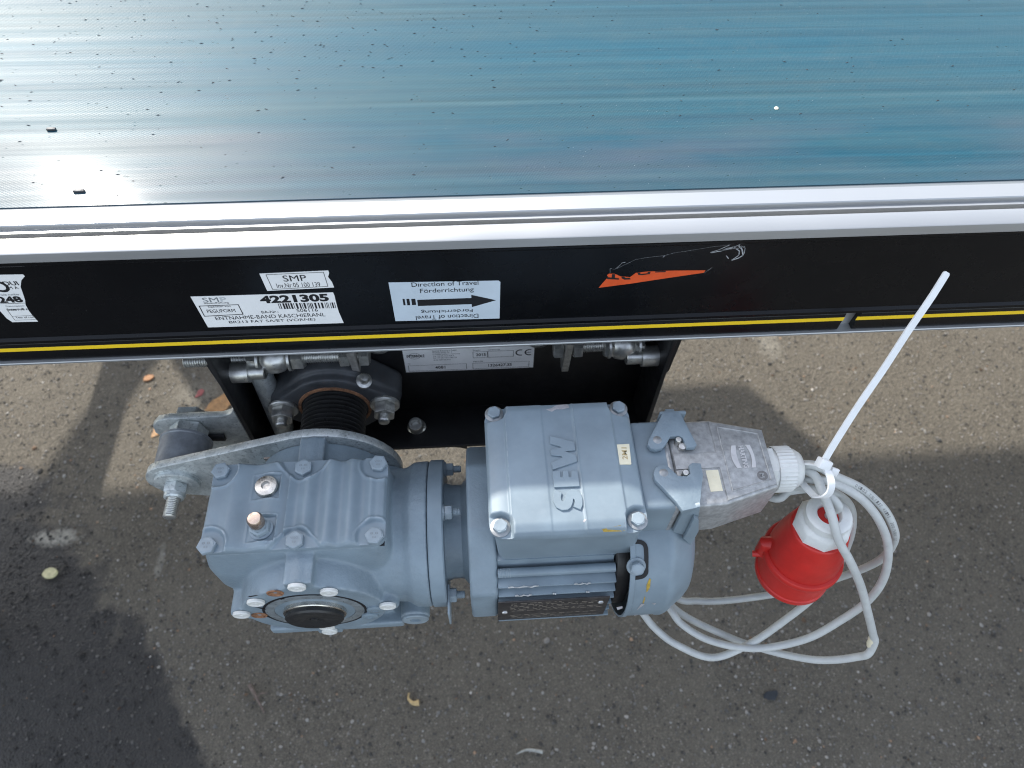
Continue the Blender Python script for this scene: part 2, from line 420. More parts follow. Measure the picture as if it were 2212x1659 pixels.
# loose and half-sunk chippings
m = Mat('chippings', (.3, .28, .25), .75, 0, .3); at_ = m.n('Attribute', attribute_name='tone')
m.set('Base Color', at_.outputs['Color']); m_chipping = m.m
verts, faces, tones = [], [], []
octa = [(1, 0, 0), (0, 1, 0), (-1, 0, 0), (0, -1, 0), (.75, .75, .5), (-.7, .7, .5), (-.7, -.7, .5), (.7, -.7, .5), (0, 0, .8)]
of = [(8, 4, 5), (8, 5, 6), (8, 6, 7), (8, 7, 4), (0, 4, 7), (1, 5, 4), (2, 6, 5), (3, 7, 6), (0, 1, 4), (1, 2, 5), (2, 3, 6), (3, 0, 7)]
for k in range(30000):
    if k < 26000: x, y = random.uniform(-1000, 1150), random.uniform(-360, 560)
    else: x, y = random.uniform(-1800, 2000), random.uniform(-900, 1400)
    r = random.choice((.7, .9, 1.1, 1.2, 1.4, 1.8)) * random.uniform(.75, 1.4)
    if random.random() < .012: r *= 1.7
    a = random.uniform(0, 6.28); ca, sa = math.cos(a), math.sin(a); sx = random.uniform(.7, 1.4); b = len(verts)
    for (px, py, pz) in octa:
        px, py = px * r * sx * random.uniform(.8, 1.2), py * r * random.uniform(.8, 1.2)
        verts.append(((x + px * ca - py * sa) * MM, (y + px * sa + py * ca) * MM, (pz * r * 1.0 + .05 * r) * MM))
    faces += [tuple(b + q for q in f) for f in of]
    t = random.random(); t = .05 + .26 * t ** 1.8 + (.26 * random.random() if random.random() < .05 else 0)
    wv = random.uniform(.78, 1)
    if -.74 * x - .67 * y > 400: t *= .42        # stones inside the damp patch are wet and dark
    if random.random() < .03: c = (t * 1.3, t * .85, t * .55)
    else: c = (t, t * (.76 + .2 * wv), t * (.58 + .3 * wv))
    tones += [c] * 9
me = bpy.data.meshes.new('asphalt_chippings'); me.from_pydata(verts, [], faces)
ca = me.color_attributes.new('tone', 'FLOAT_COLOR', 'POINT')
for i, c in enumerate(tones): ca.data[i].color = (*c, 1)
me.materials.append(m_chipping)
o = bpy.data.objects.new('asphalt_chippings', me); COL.objects.link(o)
tag(o, 'small pale and brown stone chippings in the asphalt', 'chippings', kind='stuff')

def ground_bit(name, label, cat, pts, th, mat, bend=0):
    """a small flat thing lying on the asphalt, outline given as ground points"""
    bm = new(); c = sum(pts, Vector()) / len(pts); n = len(pts)
    lo = [bm.verts.new(Vector((p.x, p.y, GZ + .4 + bend * (p - c).length_squared * .004))) for p in pts]
    hi = [bm.verts.new(v.co + Vector((0, 0, th))) for v in lo]
    a = bm.verts.new((c.x, c.y, GZ + .4)); b = bm.verts.new((c.x, c.y, GZ + .4 + th))
    for i in range(n):
        j = (i + 1) % n
        bm.faces.new((hi[i], hi[j], b)); bm.faces.new((lo[j], lo[i], a)); bm.faces.new((lo[i], lo[j], hi[j], hi[i]))
    return tag(part(name, bm, mat, ang=60), label, cat)
def gp(u, v): return on_z(u, v, GZ)
def outline(u, v, w, h, ang, n=12, jag=.15, tip=0.0):
    c = gp(u, v); ca_, sa_ = math.cos(ang), math.sin(ang); out = []
    for k in range(n):
        t = 2 * math.pi * k / n; r = 1 + random.uniform(-jag, jag); x = math.cos(t) * w * r; y = math.sin(t) * h * r * (1 - tip * math.cos(t) ** 2)
        out.append(c + Vector((x * ca_ - y * sa_, x * sa_ + y * ca_, 0)))
    return out
ground_bit('fallen_leaf', 'dry brown leaf lying behind the galvanised torque arm bracket', 'leaf', outline(478, 872, 30, 17, .5, 16, .18, .3), .6, m_leaf, .5)
ground_bit('fallen_leaf', 'small dark yellow leaf beside the torque arm bushing', 'leaf', outline(340, 930, 16, 8, 1.2, 12, .2, .3), .6, m_leaf, .5)
ground_bit('yellow_pebble', 'pale yellow flat pebble at the edge of the damp patch', 'pebble', outline(110, 1240, 11, 8, .2, 12, .12), 5, dirt('pale_yellow_stone', (.62, .57, .33), .7, .2, 150).m)
tw = new(); tube(tw, smooth_path([gp(540, 1480) + Z * 3, gp(556, 1508) + Z * 4, gp(572, 1540) + Z * 3]), lambda t: 2.2 * (1.2 - .7 * t), 8)
tube(tw, smooth_path([gp(556, 1508) + Z * 4, gp(566, 1500) + Z * 6, gp(578, 1498) + Z * 3], 4), .9, 6)
tag(part('twig', tw, dirt('twig_bark', (.16, .12, .10), .8, .4, 200).m), 'thin grey brown twig lying on the asphalt below the gearbox', 'twig')
hk = new(); tube(hk, smooth_path([gp(884, 1498) + Z * 3, gp(883, 1510) + Z * 3, gp(893, 1520) + Z * 4, gp(905, 1519) + Z * 3]), lambda t: 1.2 + 3.2 * t ** 2, 8)
tag(part('seed_husk', hk, dirt('straw_husk', (.50, .36, .17), .7, .3, 200).m), 'curled straw coloured seed husk on the asphalt', 'husk')
fb = new(); tube(fb, smooth_path([gp(1118, 1628) + Z * 2, gp(1140, 1620) + Z * 2, gp(1172, 1625) + Z * 2]), lambda t: .8 + 1.6 * t, 8)
tag(part('grey_fibre', fb, dirt('grey_fibre', (.34, .34, .31), .7, .2, 200).m), 'short pale grey fibre strip on the asphalt', 'fibre')
ground_bit('orange_chip', 'tiny orange chip of stone near the shadow strip', 'chip', outline(322, 818, 9, 6, .4, 9, .2), 3, dirt('orange_stone', (.45, .22, .10), .7, .3, 200).m)
ground_bit('red_plastic_flake', 'small red flake on the asphalt behind the bracket', 'flake', outline(433, 850, 9, 6, 1.1, 9, .35), 1, dirt('faded_red', (.30, .07, .07), .6, .3, 200).m)
ground_bit('dark_chip', 'small dark slate chip on the asphalt below the cable loops', 'chip', outline(1665, 1502, 11, 6, .1, 9, .25), 2, dirt('slate_chip', (.03, .035, .04), .6, .3, 200).m)

# ================================================================== CONVEYOR
conv = thing('belt_conveyor', 'long belt conveyor with blue belt and black side profile with yellow stripe', 'conveyor', (0, 430, GZ))
XL, XR, YF = -1500., 1750., 866.
def slab(name, poly, mat, lo=XL, hi=XR, bev=0):
    bm = new(); prism(bm, poly, 'x', lo, hi)
    return part(name, bm, mat, conv)
def mirror(poly): return [(YF - y, z) for y, z in poly]
prof = [(33, -.6), (32.4, 0), (20.5, 0), (19.9, -.6), (19.7, -3.6), (17.6, -3.8), (17.3, -2.6), (15.7, -2.6), (15.4, -15), (9.6, -15), (9.3, -.6), (8.7, 0), (-3.4, 0), (-4.2, -.5), (-4.4, -3), (-3.6, -3.6), (-3.9, -7.5), (-3.0, -8.6), (3, -10.5), (3, -104.2), (-4.4, -104.4), (-4.8, -105), (-4.6, -106.4), (33, -106.4)]
slab('side_profile', prof, m_alu)
slab('side_profile', mirror(prof), m_alu)
NX0, NX1 = 243.5, 255.
cover = [(3, -8.7), (-3.2, -8.9), (-3.4, -10.5), (-2.6, -12.0), (-.2, -13.6), (0, -15.2), (0, -81.9), (-2.0, -83.6), (-2.1, -85.6), (3, -85.6)]
slab('side_cover', cover, m_black)
slab('side_cover', mirror(cover), m_black)
band = [(2.9, -85.8), (-2.2, -85.8), (-2.6, -86.4), (-2.6, -103.4), (-2.0, -104.0), (2.9, -104.0)]
def skew_slab(name, poly, mat, lo, hi, slo, shi):
    """strip with slanted broken ends"""
    bm = new(); n = len(poly); z0 = -95
    a = [bm.verts.new((lo + slo * (z - z0) + random.uniform(-.5, .5) * (abs(lo) < 1000), y, z)) for y, z in poly]
    b = [bm.verts.new((hi + shi * (z - z0) + random.uniform(-.5, .5) * (abs(hi) < 1000), y, z)) for y, z in poly]
    fs = [bm.faces.new(a), bm.faces.new(b)] + [bm.faces.new((a[i], a[(i + 1) % n], b[(i + 1) % n], b[i])) for i in range(n)]
    bmesh.ops.recalc_face_normals(bm, faces=fs); return part(name, bm, mat, conv)
skew_slab('cover_strip', band, m_black, XL, NX0, 0, .05); skew_slab('cover_strip', band, m_black, NX1, XR, .02, 0)
tape = [(-2.5, -89.6), (-2.75, -89.7), (-2.75, -93.3), (-2.5, -93.4)]
skew_slab('yellow_stripe', tape, m_yellow, XL, NX0, 0, .05); skew_slab('yellow_stripe', tape, m_yellow, NX1 - 1.5, XR, .02, 0)
slab('cover_strip', mirror(band), m_black); slab('yellow_stripe', mirror(tape), m_yellow)
# belt: a closed loop over end drums, edges drooping slightly
bm = new(); ys = [37, 37.6, 45, 60, 80, 100, 125, 160, 300, 433]; ys = ys + [YF - y for y in reversed(ys[:-1])]
loop = []
for k in range(34): loop.append((XL + 60 + (XR - XL - 120) * k / 33, 1.6, 0, 1))
for k in range(1, 12): a = math.pi / 2 - math.pi * k / 12; loop.append((XR - 60 + 37 * math.cos(a), -35.4 + 37 * math.sin(a), math.cos(a), math.sin(a)))
for k in range(34): loop.append((XR - 60 - (XR - XL - 120) * k / 33, -72.4, 0, -1))
for k in range(1, 12): a = -math.pi / 2 - math.pi * k / 12; loop.append((XL + 60 + 37 * math.cos(a), -35.4 + 37 * math.sin(a), math.cos(a), math.sin(a)))
def droop(y):
    d = min(y, YF - y) - 37; t = max(0, 1 - d / 95); return -2.2 * t * t
outer = [[bm.verts.new((x + nx * droop(y), y, z + nz * droop(y))) for y in ys] for x, z, nx, nz in loop]
inner = [[bm.verts.new((x + nx * (droop(y) - 2), y, z + nz * (droop(y) - 2))) for y in ys] for x, z, nx, nz in loop]
n = len(loop); m_ = len(ys)
for i in range(n):
    j = (i + 1) % n
    for k in range(m_ - 1):
        bm.faces.new((outer[i][k], outer[j][k], outer[j][k + 1], outer[i][k + 1])); bm.faces.new((inner[j][k], inner[i][k], inner[i][k + 1], inner[j][k + 1]))
    bm.faces.new((outer[j][0], outer[i][0], inner[i][0], inner[j][0])); bm.faces.new((outer[i][-1], outer[j][-1], inner[j][-1], inner[i][-1]))
bmesh.ops.recalc_face_normals(bm, faces=bm.faces)
part('belt', bm, m_belt, conv, label='blue plastic conveyor belt with fine scratches')
bm = new(); box(bm, (XL + 40, 40, -60), (XR - 40, YF - 40, -6)); part('slider_bed', bm, m_galv, conv)
bm = new(); box(bm, (XL + 60, 32.9, -5), (XR - 60, 38.5, -1.4)); part('edge_gap_lining', bm, m_inkgrey, conv)
for x in (XL + 60, XR - 60):
    bm = new(); lathe(bm, (x, 10, -37), (0, 1, 0), [(0, 0), (31, 0), (31, YF - 20), (0, YF - 20)], 32); part('end_drum', bm, m_steel, conv)
for x in (-790, 1050):
    for y in (3, YF - 43):
        bm = new(); box(bm, (x - 30, y, GZ + 12), (x + 30, y + 40, -106), 2); leg = part('leg', bm, m_black2, conv)
        bm = new(); lathe(bm, (x, y + 20, GZ), (0, 0, 1), [(0, 0), (38, 0), (38, 5), (14, 14), (0, 14)], 24); part('foot', bm, m_rubber, leg)
        s = -1 if x < 0 else 1
        bm = new(); p = [(x + s * 20, -440), (x + s * 370, -107), (x + s * 420, -107), (x + s * 20, -500)]; prism(bm, p, 'y', y + 5, y + 35); part('diagonal_brace', bm, m_black2, conv)
    bm = new(); box(bm, (x - 20, 43, -600), (x + 20, YF - 43, -560), 2); part('crossbar', bm, m_black2, conv)

# ---- drive bracket (folded black sheet) on both sides, with the drum between them
BX0, BX1, BYF, BYB, BZ = -224., 127., 10., 54., -275.
def bracket(flip):
    f = (lambda y: YF - y) if flip else (lambda y: y)
    def bx(b, lo, hi, bev=.8):
        y0, y1 = sorted((f(lo[1]), f(hi[1]))); return box(b, (lo[0], y0, lo[2]), (hi[0], y1, hi[2]), bev)
    bm = new(); bx(bm, (BX0 - 1, BYB, BZ - 4), (BX1 + 1, BYB + 4, -107))
    br = part('drive_bracket', bm, m_black2, conv)
    bm = new(); bx(bm, (BX0 - 4, BYF, BZ - 4), (BX0, BYB + 4, -107)); part('side_plate', bm, m_black2, br)
    bm = new(); bx(bm, (BX1, BYF, BZ - 4), (BX1 + 4, BYB + 4, -107)); part('side_plate', bm, m_black2, br)
    bm = new(); bx(bm, (BX0 - 1, BYF + .5, BZ - 3.6), (BX1 + 1, BYB + 1, BZ)); part('bottom_lip', bm, m_black2, br)
    bm = new(); bx(bm, (BX0 - 4, 5, -116), (BX1 + 4, 12, -106.5)); part('top_lip', bm, m_black2, br)
    return br
brk = bracket(False); bracket(True)
bm = new(); lathe(bm, (-149, 62, -219), (0, 1, 0), [(0, 0), (45, 0), (45, YF - 124), (0, YF - 124)], 40); part('drive_drum', bm, m_rubber, conv)
# small hooked clips on the bracket edges
for x0, x1, z in ((-49, -37, BZ), (-18, -8, BZ)):
    bm = new(); prism(bm, [(x0, z - 3.5), (x1, z - 3.5), (x1, z - 9), (x0 + (x1 - x0) * .6, z - 6)], 'y', BYF + 1, BYF + 4); part('edge_clip', bm, m_black2, brk)
bm = new(); prism(bm, [(BX1 + 4, -128), (BX1 + 11, -131), (BX1 + 9, -178), (BX1 + 6, -183), (BX1 + 4, -176)], 'y', BYF + 8, BYF + 11); part('edge_clip', bm, m_black2, brk)
bm = new(); prism(bm, [(BX0 - 4, -140), (BX0 - 10, -146), (BX0 - 7, -200), (BX0 - 4, -205)], 'y', BYF + 8, BYF + 11); part('edge_clip', bm, m_black2, brk)

# shared fasteners
def hexbolt_bm(af, h, wr=0, wh=1.5, dome=.12):
    bm = new(); r = af / math.sqrt(3)
    z0 = 0
    if wr: lathe(bm, (0, 0, 0), Z, [(0, 0), (wr, 0), (wr, wh * .7), (wr - wh * .3, wh), (0, wh)], 28); z0 = wh
    prism(bm, [(r * math.cos(math.pi / 3 * k), r * math.sin(math.pi / 3 * k)) for k in range(6)], 'z', z0, z0 + h, min(.55, h * .12), 2)
    lathe(bm, (0, 0, z0 + h), Z, [(af * .46, -.05), (af * .44, .22), (0, .25)], 24)
    return bm
def thread(bm, o, d, r, L, pitch=1.5, seg=20, hexsocket=False):
    prof = [(0, 0), (r * .86, 0)]
    k = int(L / pitch)
    for i in range(k): prof += [(r * .86, i * pitch + .05), (r, i * pitch + pitch * .45), (r, i * pitch + pitch * .6)]
    prof += [(r * .86, L - .02), (r * .7, L + .5), (0, L + .5)]
    return lathe(bm, o, d, prof, seg)
MESH = {}
def fastener(key, build, mat):
    if key not in MESH: MESH[key] = to_mesh(key, build(), mat, Vector((0, 0, 0)))
    return MESH[key]
def bolt(name, key, build, mat, parent, p, d=(0, 0, 1), spin=0):
    me = fastener(key, build, mat); q = Vector(d).to_track_quat('Z', 'Y').to_matrix().to_4x4() @ Matrix.Rotation(spin, 4, 'Z')
    return link(name, me, parent, p, q.to_euler())

# threaded take-up rods with ball joints
RY, RZ = 40., -168.
bm = new(); thread(bm, (-263, RY, RZ), X, 5.6, 145, 1.9); part('threaded_rod', bm, m_zinc, brk)
bm = new(); thread(bm, (46, RY, RZ), X, 5.6, 70, 1.9); part('threaded_rod', bm, m_zinc, brk)
def bigly(x, w, r, spin=.3):
    bm = new(); prism(bm, [(RY + r * math.cos(math.pi / 3 * k + spin), RZ + r * math.sin(math.pi / 3 * k + spin)) for k in range(6)], 'x', x, x + w, .9, 2); return bm
for x0, w, r in ((-211, 9, 10.5), (-176, 10, 10.5), (-137, 8, 9.8), (-121, 8, 9.8), (40, 8, 9.8), (56, 8, 9.8), (82, 9, 10.5), (108, 8, 10.5)):
    part('hex_nut', bigly(x0, w, r), m_zinc, brk)
for x in (-190, 99):
    bm = new(); lathe(bm, (x - 11, RY, RZ), X, [(0, 0), (8, 0), (11.5, 3), (13, 8), (13, 13), (11.5, 18), (8, 21.5), (0, 21.5)], 32); part('ball_joint', bm, m_zinc, brk)
    for s in (-13.5, 11.5):
        bm = new(); lathe(bm, (x + s, RY, RZ), X, [(0, 0), (11.5, 0), (11.5, 2), (0, 2)], 28); part('washer', bm, m_zinc, brk)
for x, x2 in ((-128.5, -125), (48.5, 50)):
    bm = new(); prism(bm, [(RY - 12, -150), (RY + 9, -150), (RY + 8, -196), (RY + 1, -199), (RY - 5, -197)], 'x', x, x + 6, .5)
    part('adjuster_finger', bm, m_zincr if x < 0 else m_zinc, brk, label='rust flecked steel finger plate' if x < 0 else None)
for x in (-106, 28):
    bm = new(); lathe(bm, (x, BYB, -165), (0, -1, 0), [(0, 0), (15, 0), (15, 3), (10, 9), (5, 11), (4.5, 8), (0, 8)], 28); part('button_screw', bm, m_zinc, brk)
# threaded bushes
for p, d in (((-224, 30, -172), X), ((127, 30, -172), -X)):
    bm = new(); lathe(bm, p, d, [(9, 0), (9, 14), (6.8, 14.1), (6.8, 26), (6.2, 26.6), (4.3, 26.6), (4, 18), (0, 18)], 28); part('rivet_bush', bm, m_zinc if p[0] > 0 else m_zinc, brk)
for x in (-181, -84):
    bm = new(); lathe(bm, (x, 32, BZ), (0, -.25, 1), [(9, 0), (7, 2), (6.6, 11), (6.0, 12), (4.0, 12), (3.8, 5), (0, 5)], 28); part('rivet_bush', bm, m_zinc, brk)
bm = new(); a = Vector((-208, 42, -186)); b = Vector((-208, 36, -272)); lathe(bm, b, a - b, [(0, 0), (9.5, 0), (9.5, 84), (0, 88)], 24); part('spacer_pin', bm, m_galv, brk)

# type plate on the bracket
def plateP(x, y, off=0.0):
    p = on_y(*Z5(x, y), BYB - .4 - off); return p
def texts(parent, pf, mat, items, ux=X, uy=Z, name='lettering', off=.12, extra=None):
    """items: (string, zoomed x0, x1, y_top, y_base at x0, bold, flip)"""
    bm = new()
    for it in items:
        s, x0, x1, yt, yb, bold = it[:6]; flip = it[6] if len(it) > 6 else False
        a = pf(x0, yb, off); h = (pf(x0, yt, off) - a).dot(uy); w = (pf(x1, yb, off) - a).dot(ux)
        put_text(bm, s, a, ux, uy, w, h, bold, flip)
    if extra: extra(bm)
    return part(name, bm, mat, parent)
bm = new(); c = [plateP(185, 197), plateP(1028, 162), plateP(1021, 300), plateP(210, 336)]
x0 = (c[0].x + c[3].x) / 2; x1 = (c[1].x + c[2].x) / 2; z1 = (c[0].z + c[1].z) / 2; z0 = (c[2].z + c[3].z) / 2
box(bm, (x0, BYB - .5, z0), (x1, BYB + .2, z1)); tp = part('type_plate', bm, m_plate, brk, label='silver maker type plate with CE mark on black bracket')
W_, H_ = x1 - x0, z1 - z0
def fp(fx, fz): return Vector((x0 + W_ * fx, BYB - .62, z0 + H_ * fz))
def fr(fx0, fx1, fz0, fz1): return [fp(fx0, fz0), fp(fx1, fz0), fp(fx1, fz1), fp(fx0, fz1)]
bm = new()
for s, a, b, c_, d, bo in (('INTERROLE', .025, .160, .68, .80, .03), ('Interroll Automation GmbH', .225, .405, .905, .965, 0), ('Dietmar-Hopp-Str. 5', .225, .37, .825, .885, 0), ('D-74889 Sinsheim / Germany', .225, .43, .745, .805, 0),
        ('Tel. +49 (0) 7261 938-0', .225, .385, .665, .725, 0), ('Fax +49 (0) 7261 938-124', .225, .405, .585, .645, 0), ('www.interroll.com', .225, .355, .505, .565, 0),
        ('Baujahr', .53, .59, .86, .92, 0), ('Gewicht kg', .645, .735, .86, .92, 0), ('2015', .552, .628, .63, .76, .02), ('Typ', .025, .045, .36, .42, 0), ('Masch.-Nr.', .53, .61, .36, .42, 0), ('4081', .23, .31, .12, .25, .02), ('1326427.35', .645, .83, .12, .25, .02)):
    put_text(bm, s, fp(a, c_), X, Z, W_ * (b - a), H_ * (d - c_), bo)
for q in (fr(.025, .475, .05, .31), fr(.525, .965, .05, .31), fr(.53, .64, .56, .83), fr(.645, .84, .56, .83)): rect_line(bm, q, .35, Y)
for cx_, sgn in ((.895, 0), (.965, 1)):      # CE mark from two open arcs
    rad = H_ * .14; cc = fp(cx_, .72)
    for k in range(12):
        t0, t1 = math.radians(70 + 220 * k / 12), math.radians(70 + 220 * (k + 1) / 12)
        flat(bm, [cc + Vector((math.cos(t) * r_, 0, math.sin(t) * r_)) for t, r_ in ((t0, rad), (t1, rad), (t1, rad * .72), (t0, rad * .72))])
    if sgn: flat(bm, [cc + Vector(q) for q in ((-rad, 0, .3), (rad * .3, 0, .3), (rad * .3, 0, -.3), (-rad, 0, -.3))])
for k in range(28):
    t0, t1 = 2 * math.pi * k / 28, 2 * math.pi * (k + 1) / 28; cc = fp(.085, .74)
    flat(bm, [cc + Vector((math.cos(t) * 5 * q, 0, math.sin(t) * 4.3 * q)) for t, q in ((t0, 1), (t1, 1), (t1, .93), (t0, .93))])
part('lettering', bm, m_ink, tp)

# ---- stickers on the black side cover
def sticker(name, pf, outline, mat, label):
    """thin label; outline in zoomed pixels traced on the panel face"""
    bm = new(); pts = [pf(*q) for q in outline]
    prism(bm, [(p.x, p.z) for p in pts], 'y', -.16, 0.02)
    return part(name, bm, mat, conv, label=label)
def p6(x, y, off=0.0): return on_y(*Z6(x, y), -.16 - off)
def p7(x, y, off=0.0): return on_y(*Z7(x, y), -.16 - off)
xl = p6(60, 520).x
st = new(); pts = [Vector((xl, 0, p6(60, 218).z))] + [p6(*q) for q in ((146, 220), (158, 232), (136, 258), (131, 300), (147, 345), (160, 385), (163, 415), (186, 455), (205, 480), (243, 521), (80, 525), (66, 516))] + [Vector((xl, 0, p6(52, 500).z))]
prism(st, [(p.x, p.z) for p in pts], 'y', -.16, .02)
st = part('sticker', st, m_white, conv, label='torn white dealer sticker with large number 248')
texts(st, p6, m_ink, [('DUI', 33, 127, 265, 292, .02), ('M A', 62, 124, 297, 315, 0), ('248', 4, 160, 362, 403, .045), ('Interroll c', 55, 186, 437, 452, .03), ('Year of con', 104, 222, 489, 501, .0)],
      extra=lambda b: (lathe(b, p6(0, 298, .02), (0, -1, 0), [(5.2, 0), (3.2, .1)], 28), rect_line(b, [p6(-20, 408, .12), p6(165, 402, .12), p6(165, 403, .12), p6(-20, 409, .12)], .2, Y), rect_line(b, [p6(40, 440, .12), p6(95, 512, .12), p6(236, 508, .12), p6(215, 482, .12), p6(76, 487, .12)], .25, Y)))
texts(st, p6, m_inkgrey, [('rticle number:', 0, 136, 344, 357, 0), ('Description:', 43, 166, 419, 431, 0)])
st = sticker('sticker', p6, [(1655, 215), (2095, 195), (2100, 212), (2093, 236), (2118, 268), (2132, 303), (1705, 325)], m_white, 'small white sticker reading SMP with an inventory number')
texts(st, p6, m_ink, [('SMP', 1812, 1962, 227, 266, 0), ('Inv.Nr.05 100 139', 1770, 2050, 277, 306, -.005)], extra=lambda b: rect_line(b, [p6(1697, 222, .12), p6(2064, 206, .12), p6(2093, 296, .12), p6(1740, 316, .12)], .35, Y))
st = sticker('sticker', p6, [(1215, 362), (2125, 335), (2133, 352), (2150, 420), (2163, 462), (2193, 530), (1328, 558)], m_white, 'large white asset sticker with number 4221305 and barcode')
def bars(b):
    random.seed(3); x = 1772
    while x < 2132:
        w = random.choice((4, 4, 6, 9, 12)); y = 405 - (x - 1772) * .017
        a, c2 = p6(x, y, .12), p6(min(2135, x + w), y, .12); d = p6(x + 12, y + 36, .12)
        flat(b, [Vector((a.x, a.y, a.z)), Vector((c2.x, a.y, a.z)), Vector((c2.x, a.y, d.z)), Vector((a.x, a.y, d.z))]); x += w + random.choice((5, 7, 7, 11))
    rect_line(b, [p6(1271, 422, .12), p6(1520, 413, .12), p6(1551, 474, .12), p6(1305, 487, .12)], .6, Y)
texts(st, p6, m_ink, [('4221305', 1668, 2108, 357, 406, .045), ('Instandhaltung', 1306, 1465, 400, 412, 0), ('Eigentum von', 1332, 1476, 422, 435, 0), ('PEGUFORM', 1326, 1508, 445, 466, 0), ('BA-Nr.:', 1672, 1780, 453, 469, 0), ('506116', 1896, 2032, 441, 461, 0),
     ('ENTNAHME-BAND KASCHIERANL', 1380, 2086, 489, 512, 0), ('BR213 FAT SA/ET (VORNE)', 1468, 2022, 517, 538, 0)], extra=bars)
texts(st, p6, m_inkgrey, [('SM', 1300, 1402, 369, 400, 0)]); texts(st, p6, m_inkpale, [('P', 1411, 1452, 366, 394, .03)])
st = sticker('sticker', p7, [(217, 290), (788, 280), (797, 287), (793, 476), (253, 490)], m_ltblue, 'pale blue sticker with black direction of travel arrow')
def arrow(b):
    xs = lambda q: p7(q, 390, .12).x
    for a, c2, t, d in ((292, 303, 375, 408), (312, 327, 375, 408), (337, 358, 375, 407)):
        z1_, z0_ = p7(a, t, .12).z, p7(a, d, .12).z; flat(b, [Vector((xs(q), -.28, w)) for q, w in ((a, z0_), (c2, z0_), (c2, z1_), (a, z1_))])
    zc = p7(648, 386, .12).z; h = (p7(500, 372, .12).z - p7(500, 404, .12).z) / 2
    flat(b, [Vector((xs(367), -.28, zc - h)), Vector((xs(648), -.28, zc - h)), Vector((xs(648), -.28, zc - 2 * h)), Vector((xs(775), -.28, zc)), Vector((xs(648), -.28, zc + 2 * h)), Vector((xs(648), -.28, zc + h)), Vector((xs(367), -.28, zc + h))])
texts(st, p7, m_ink, [('Direction of Travel', 338, 684, 290, 313, .0), ('Förderrichtung', 383, 660, 323, 351, .0), ('Förderrichtung', 388, 654, 431, 452, .0, True), ('Direction of Travel', 361, 684, 463, 485, .0, True)], extra=arrow)
st = sticker('sticker', p7, [(1307, 317), (1330, 290), (1356, 262), (1350, 252), (1360, 244), (1390, 245), (1420, 258), (1470, 262), (1500, 240), (1560, 233), (1700, 228), (1860, 227), (1852, 239), (1600, 276), (1470, 296)], m_orange, 'torn strip of bright orange sticker with cut letters')
bm = new()
for q in ([(1352, 262), (1412, 268), (1412, 275), (1350, 272)], [(1376, 246), (1392, 247), (1390, 268), (1374, 266)], [(1425, 259), (1440, 260), (1446, 266), (1470, 266), (1472, 274), (1440, 275), (1426, 268)], [(1508, 240), (1522, 238), (1524, 246), (1560, 242), (1562, 235), (1576, 234), (1572, 246), (1530, 252), (1512, 250)], [(1600, 232), (1655, 230), (1654, 236), (1600, 238)]):
    flat(bm, [p7(*w, .12) for w in q])
part('lettering', bm, m_ink, st)
bm = new()
def hair(pts, w):
    for a, b in zip(pts, pts[1:]):
        a, b = p7(*a), p7(*b); a.y = b.y = -.12; t = (b - a).normalized(); s = t.cross(Y) * w / 2; flat(bm, (a - s, b - s, b + s, a + s))
hair([(1366, 240), (1366, 216), (1390, 222), (1430, 188), (1400, 218), (1500, 170), (1560, 160), (1650, 150), (1700, 136), (1800, 121), (1888, 106), (1990, 94)], .12)
hair([(1445, 184), (1424, 190)], .4); hair([(1650, 150), (1640, 160)], .4); hair([(1855, 240), (1895, 212)], .2)
hair([(1886, 134), (1930, 120), (1985, 96)], .5); hair([(1890, 136), (1960, 122), (2040, 94)], .6); hair([(1930, 130), (1985, 116), (2030, 112), (2066, 102)], .5)
hair([(2030, 95), (2050, 118), (2056, 148), (2030, 164), (1996, 174)], .9); hair([(2010, 108), (2036, 126), (2034, 148), (2005, 168)], .7); hair([(2045, 100), (2066, 110), (2062, 140)], .4); hair([(1968, 150), (1980, 166)], .6); hair([(1940, 126), (1972, 112), (2010, 104)], .5)
part('film_scrap_glint', bm, m_film, conv, label='torn shreds of clear film with pale drawn glints on black cover')  # pale strokes also draw the glints on the bent film
# crumbs and fibres on the belt
bm = new()
for k in range(420):
    x, y = random.uniform(-380, 420), 40 + 260 * random.random() ** .55
    if random.random() < .55: x = random.uniform(-380, 60)
    r = random.uniform(.35, 1.1); a = random.uniform(-.6, .6); p = Vector((x, y, 1.6 + droop(y) + .05)); t = Vector((math.cos(a), math.sin(a), 0)); s = Vector((-t.y, t.x, 0))
    a_ = [bm.verts.new(p + t * r * 1.7), bm.verts.new(p + s * r * .6), bm.verts.new(p - t * r * 1.5), bm.verts.new(p - s * r * .5)]; tp_ = bm.verts.new(p + Z * r * .5)
    for i in range(4): bm.faces.new((a_[i], a_[(i + 1) % 4], tp_))
tag(part('belt_crumbs', bm, m_castiron), 'tiny dark crumbs scattered over the blue belt', 'crumbs', kind='stuff')
for (u, v, l_) in ((113, 283, 6), (170, 412, 7)):
    p = on_z(u, v, .8); zb = 1.6 + droop(p.y); bm = new(); box(bm, (p.x - l_ / 2, p.y - 1.2, zb), (p.x + l_ / 2, p.y + 1.2, zb + 1.6), .5)
    tag(part('dark_crumb', bm, m_castiron), 'black crumb lying on the belt near its ' + ('scratched line' if u < 150 else 'aluminium edge'), 'crumb')
p = on_z(1677, 234, 1.6); bm = new(); lathe(bm, (p.x, p.y, 1.6 + droop(p.y)), Z, [(0, 0), (1.7, 0), (1.3, .7), (0, 1.0)], 7)
tag(part('white_fleck', bm, m_cream), 'whitish fleck stuck on the blue belt line', 'fleck')

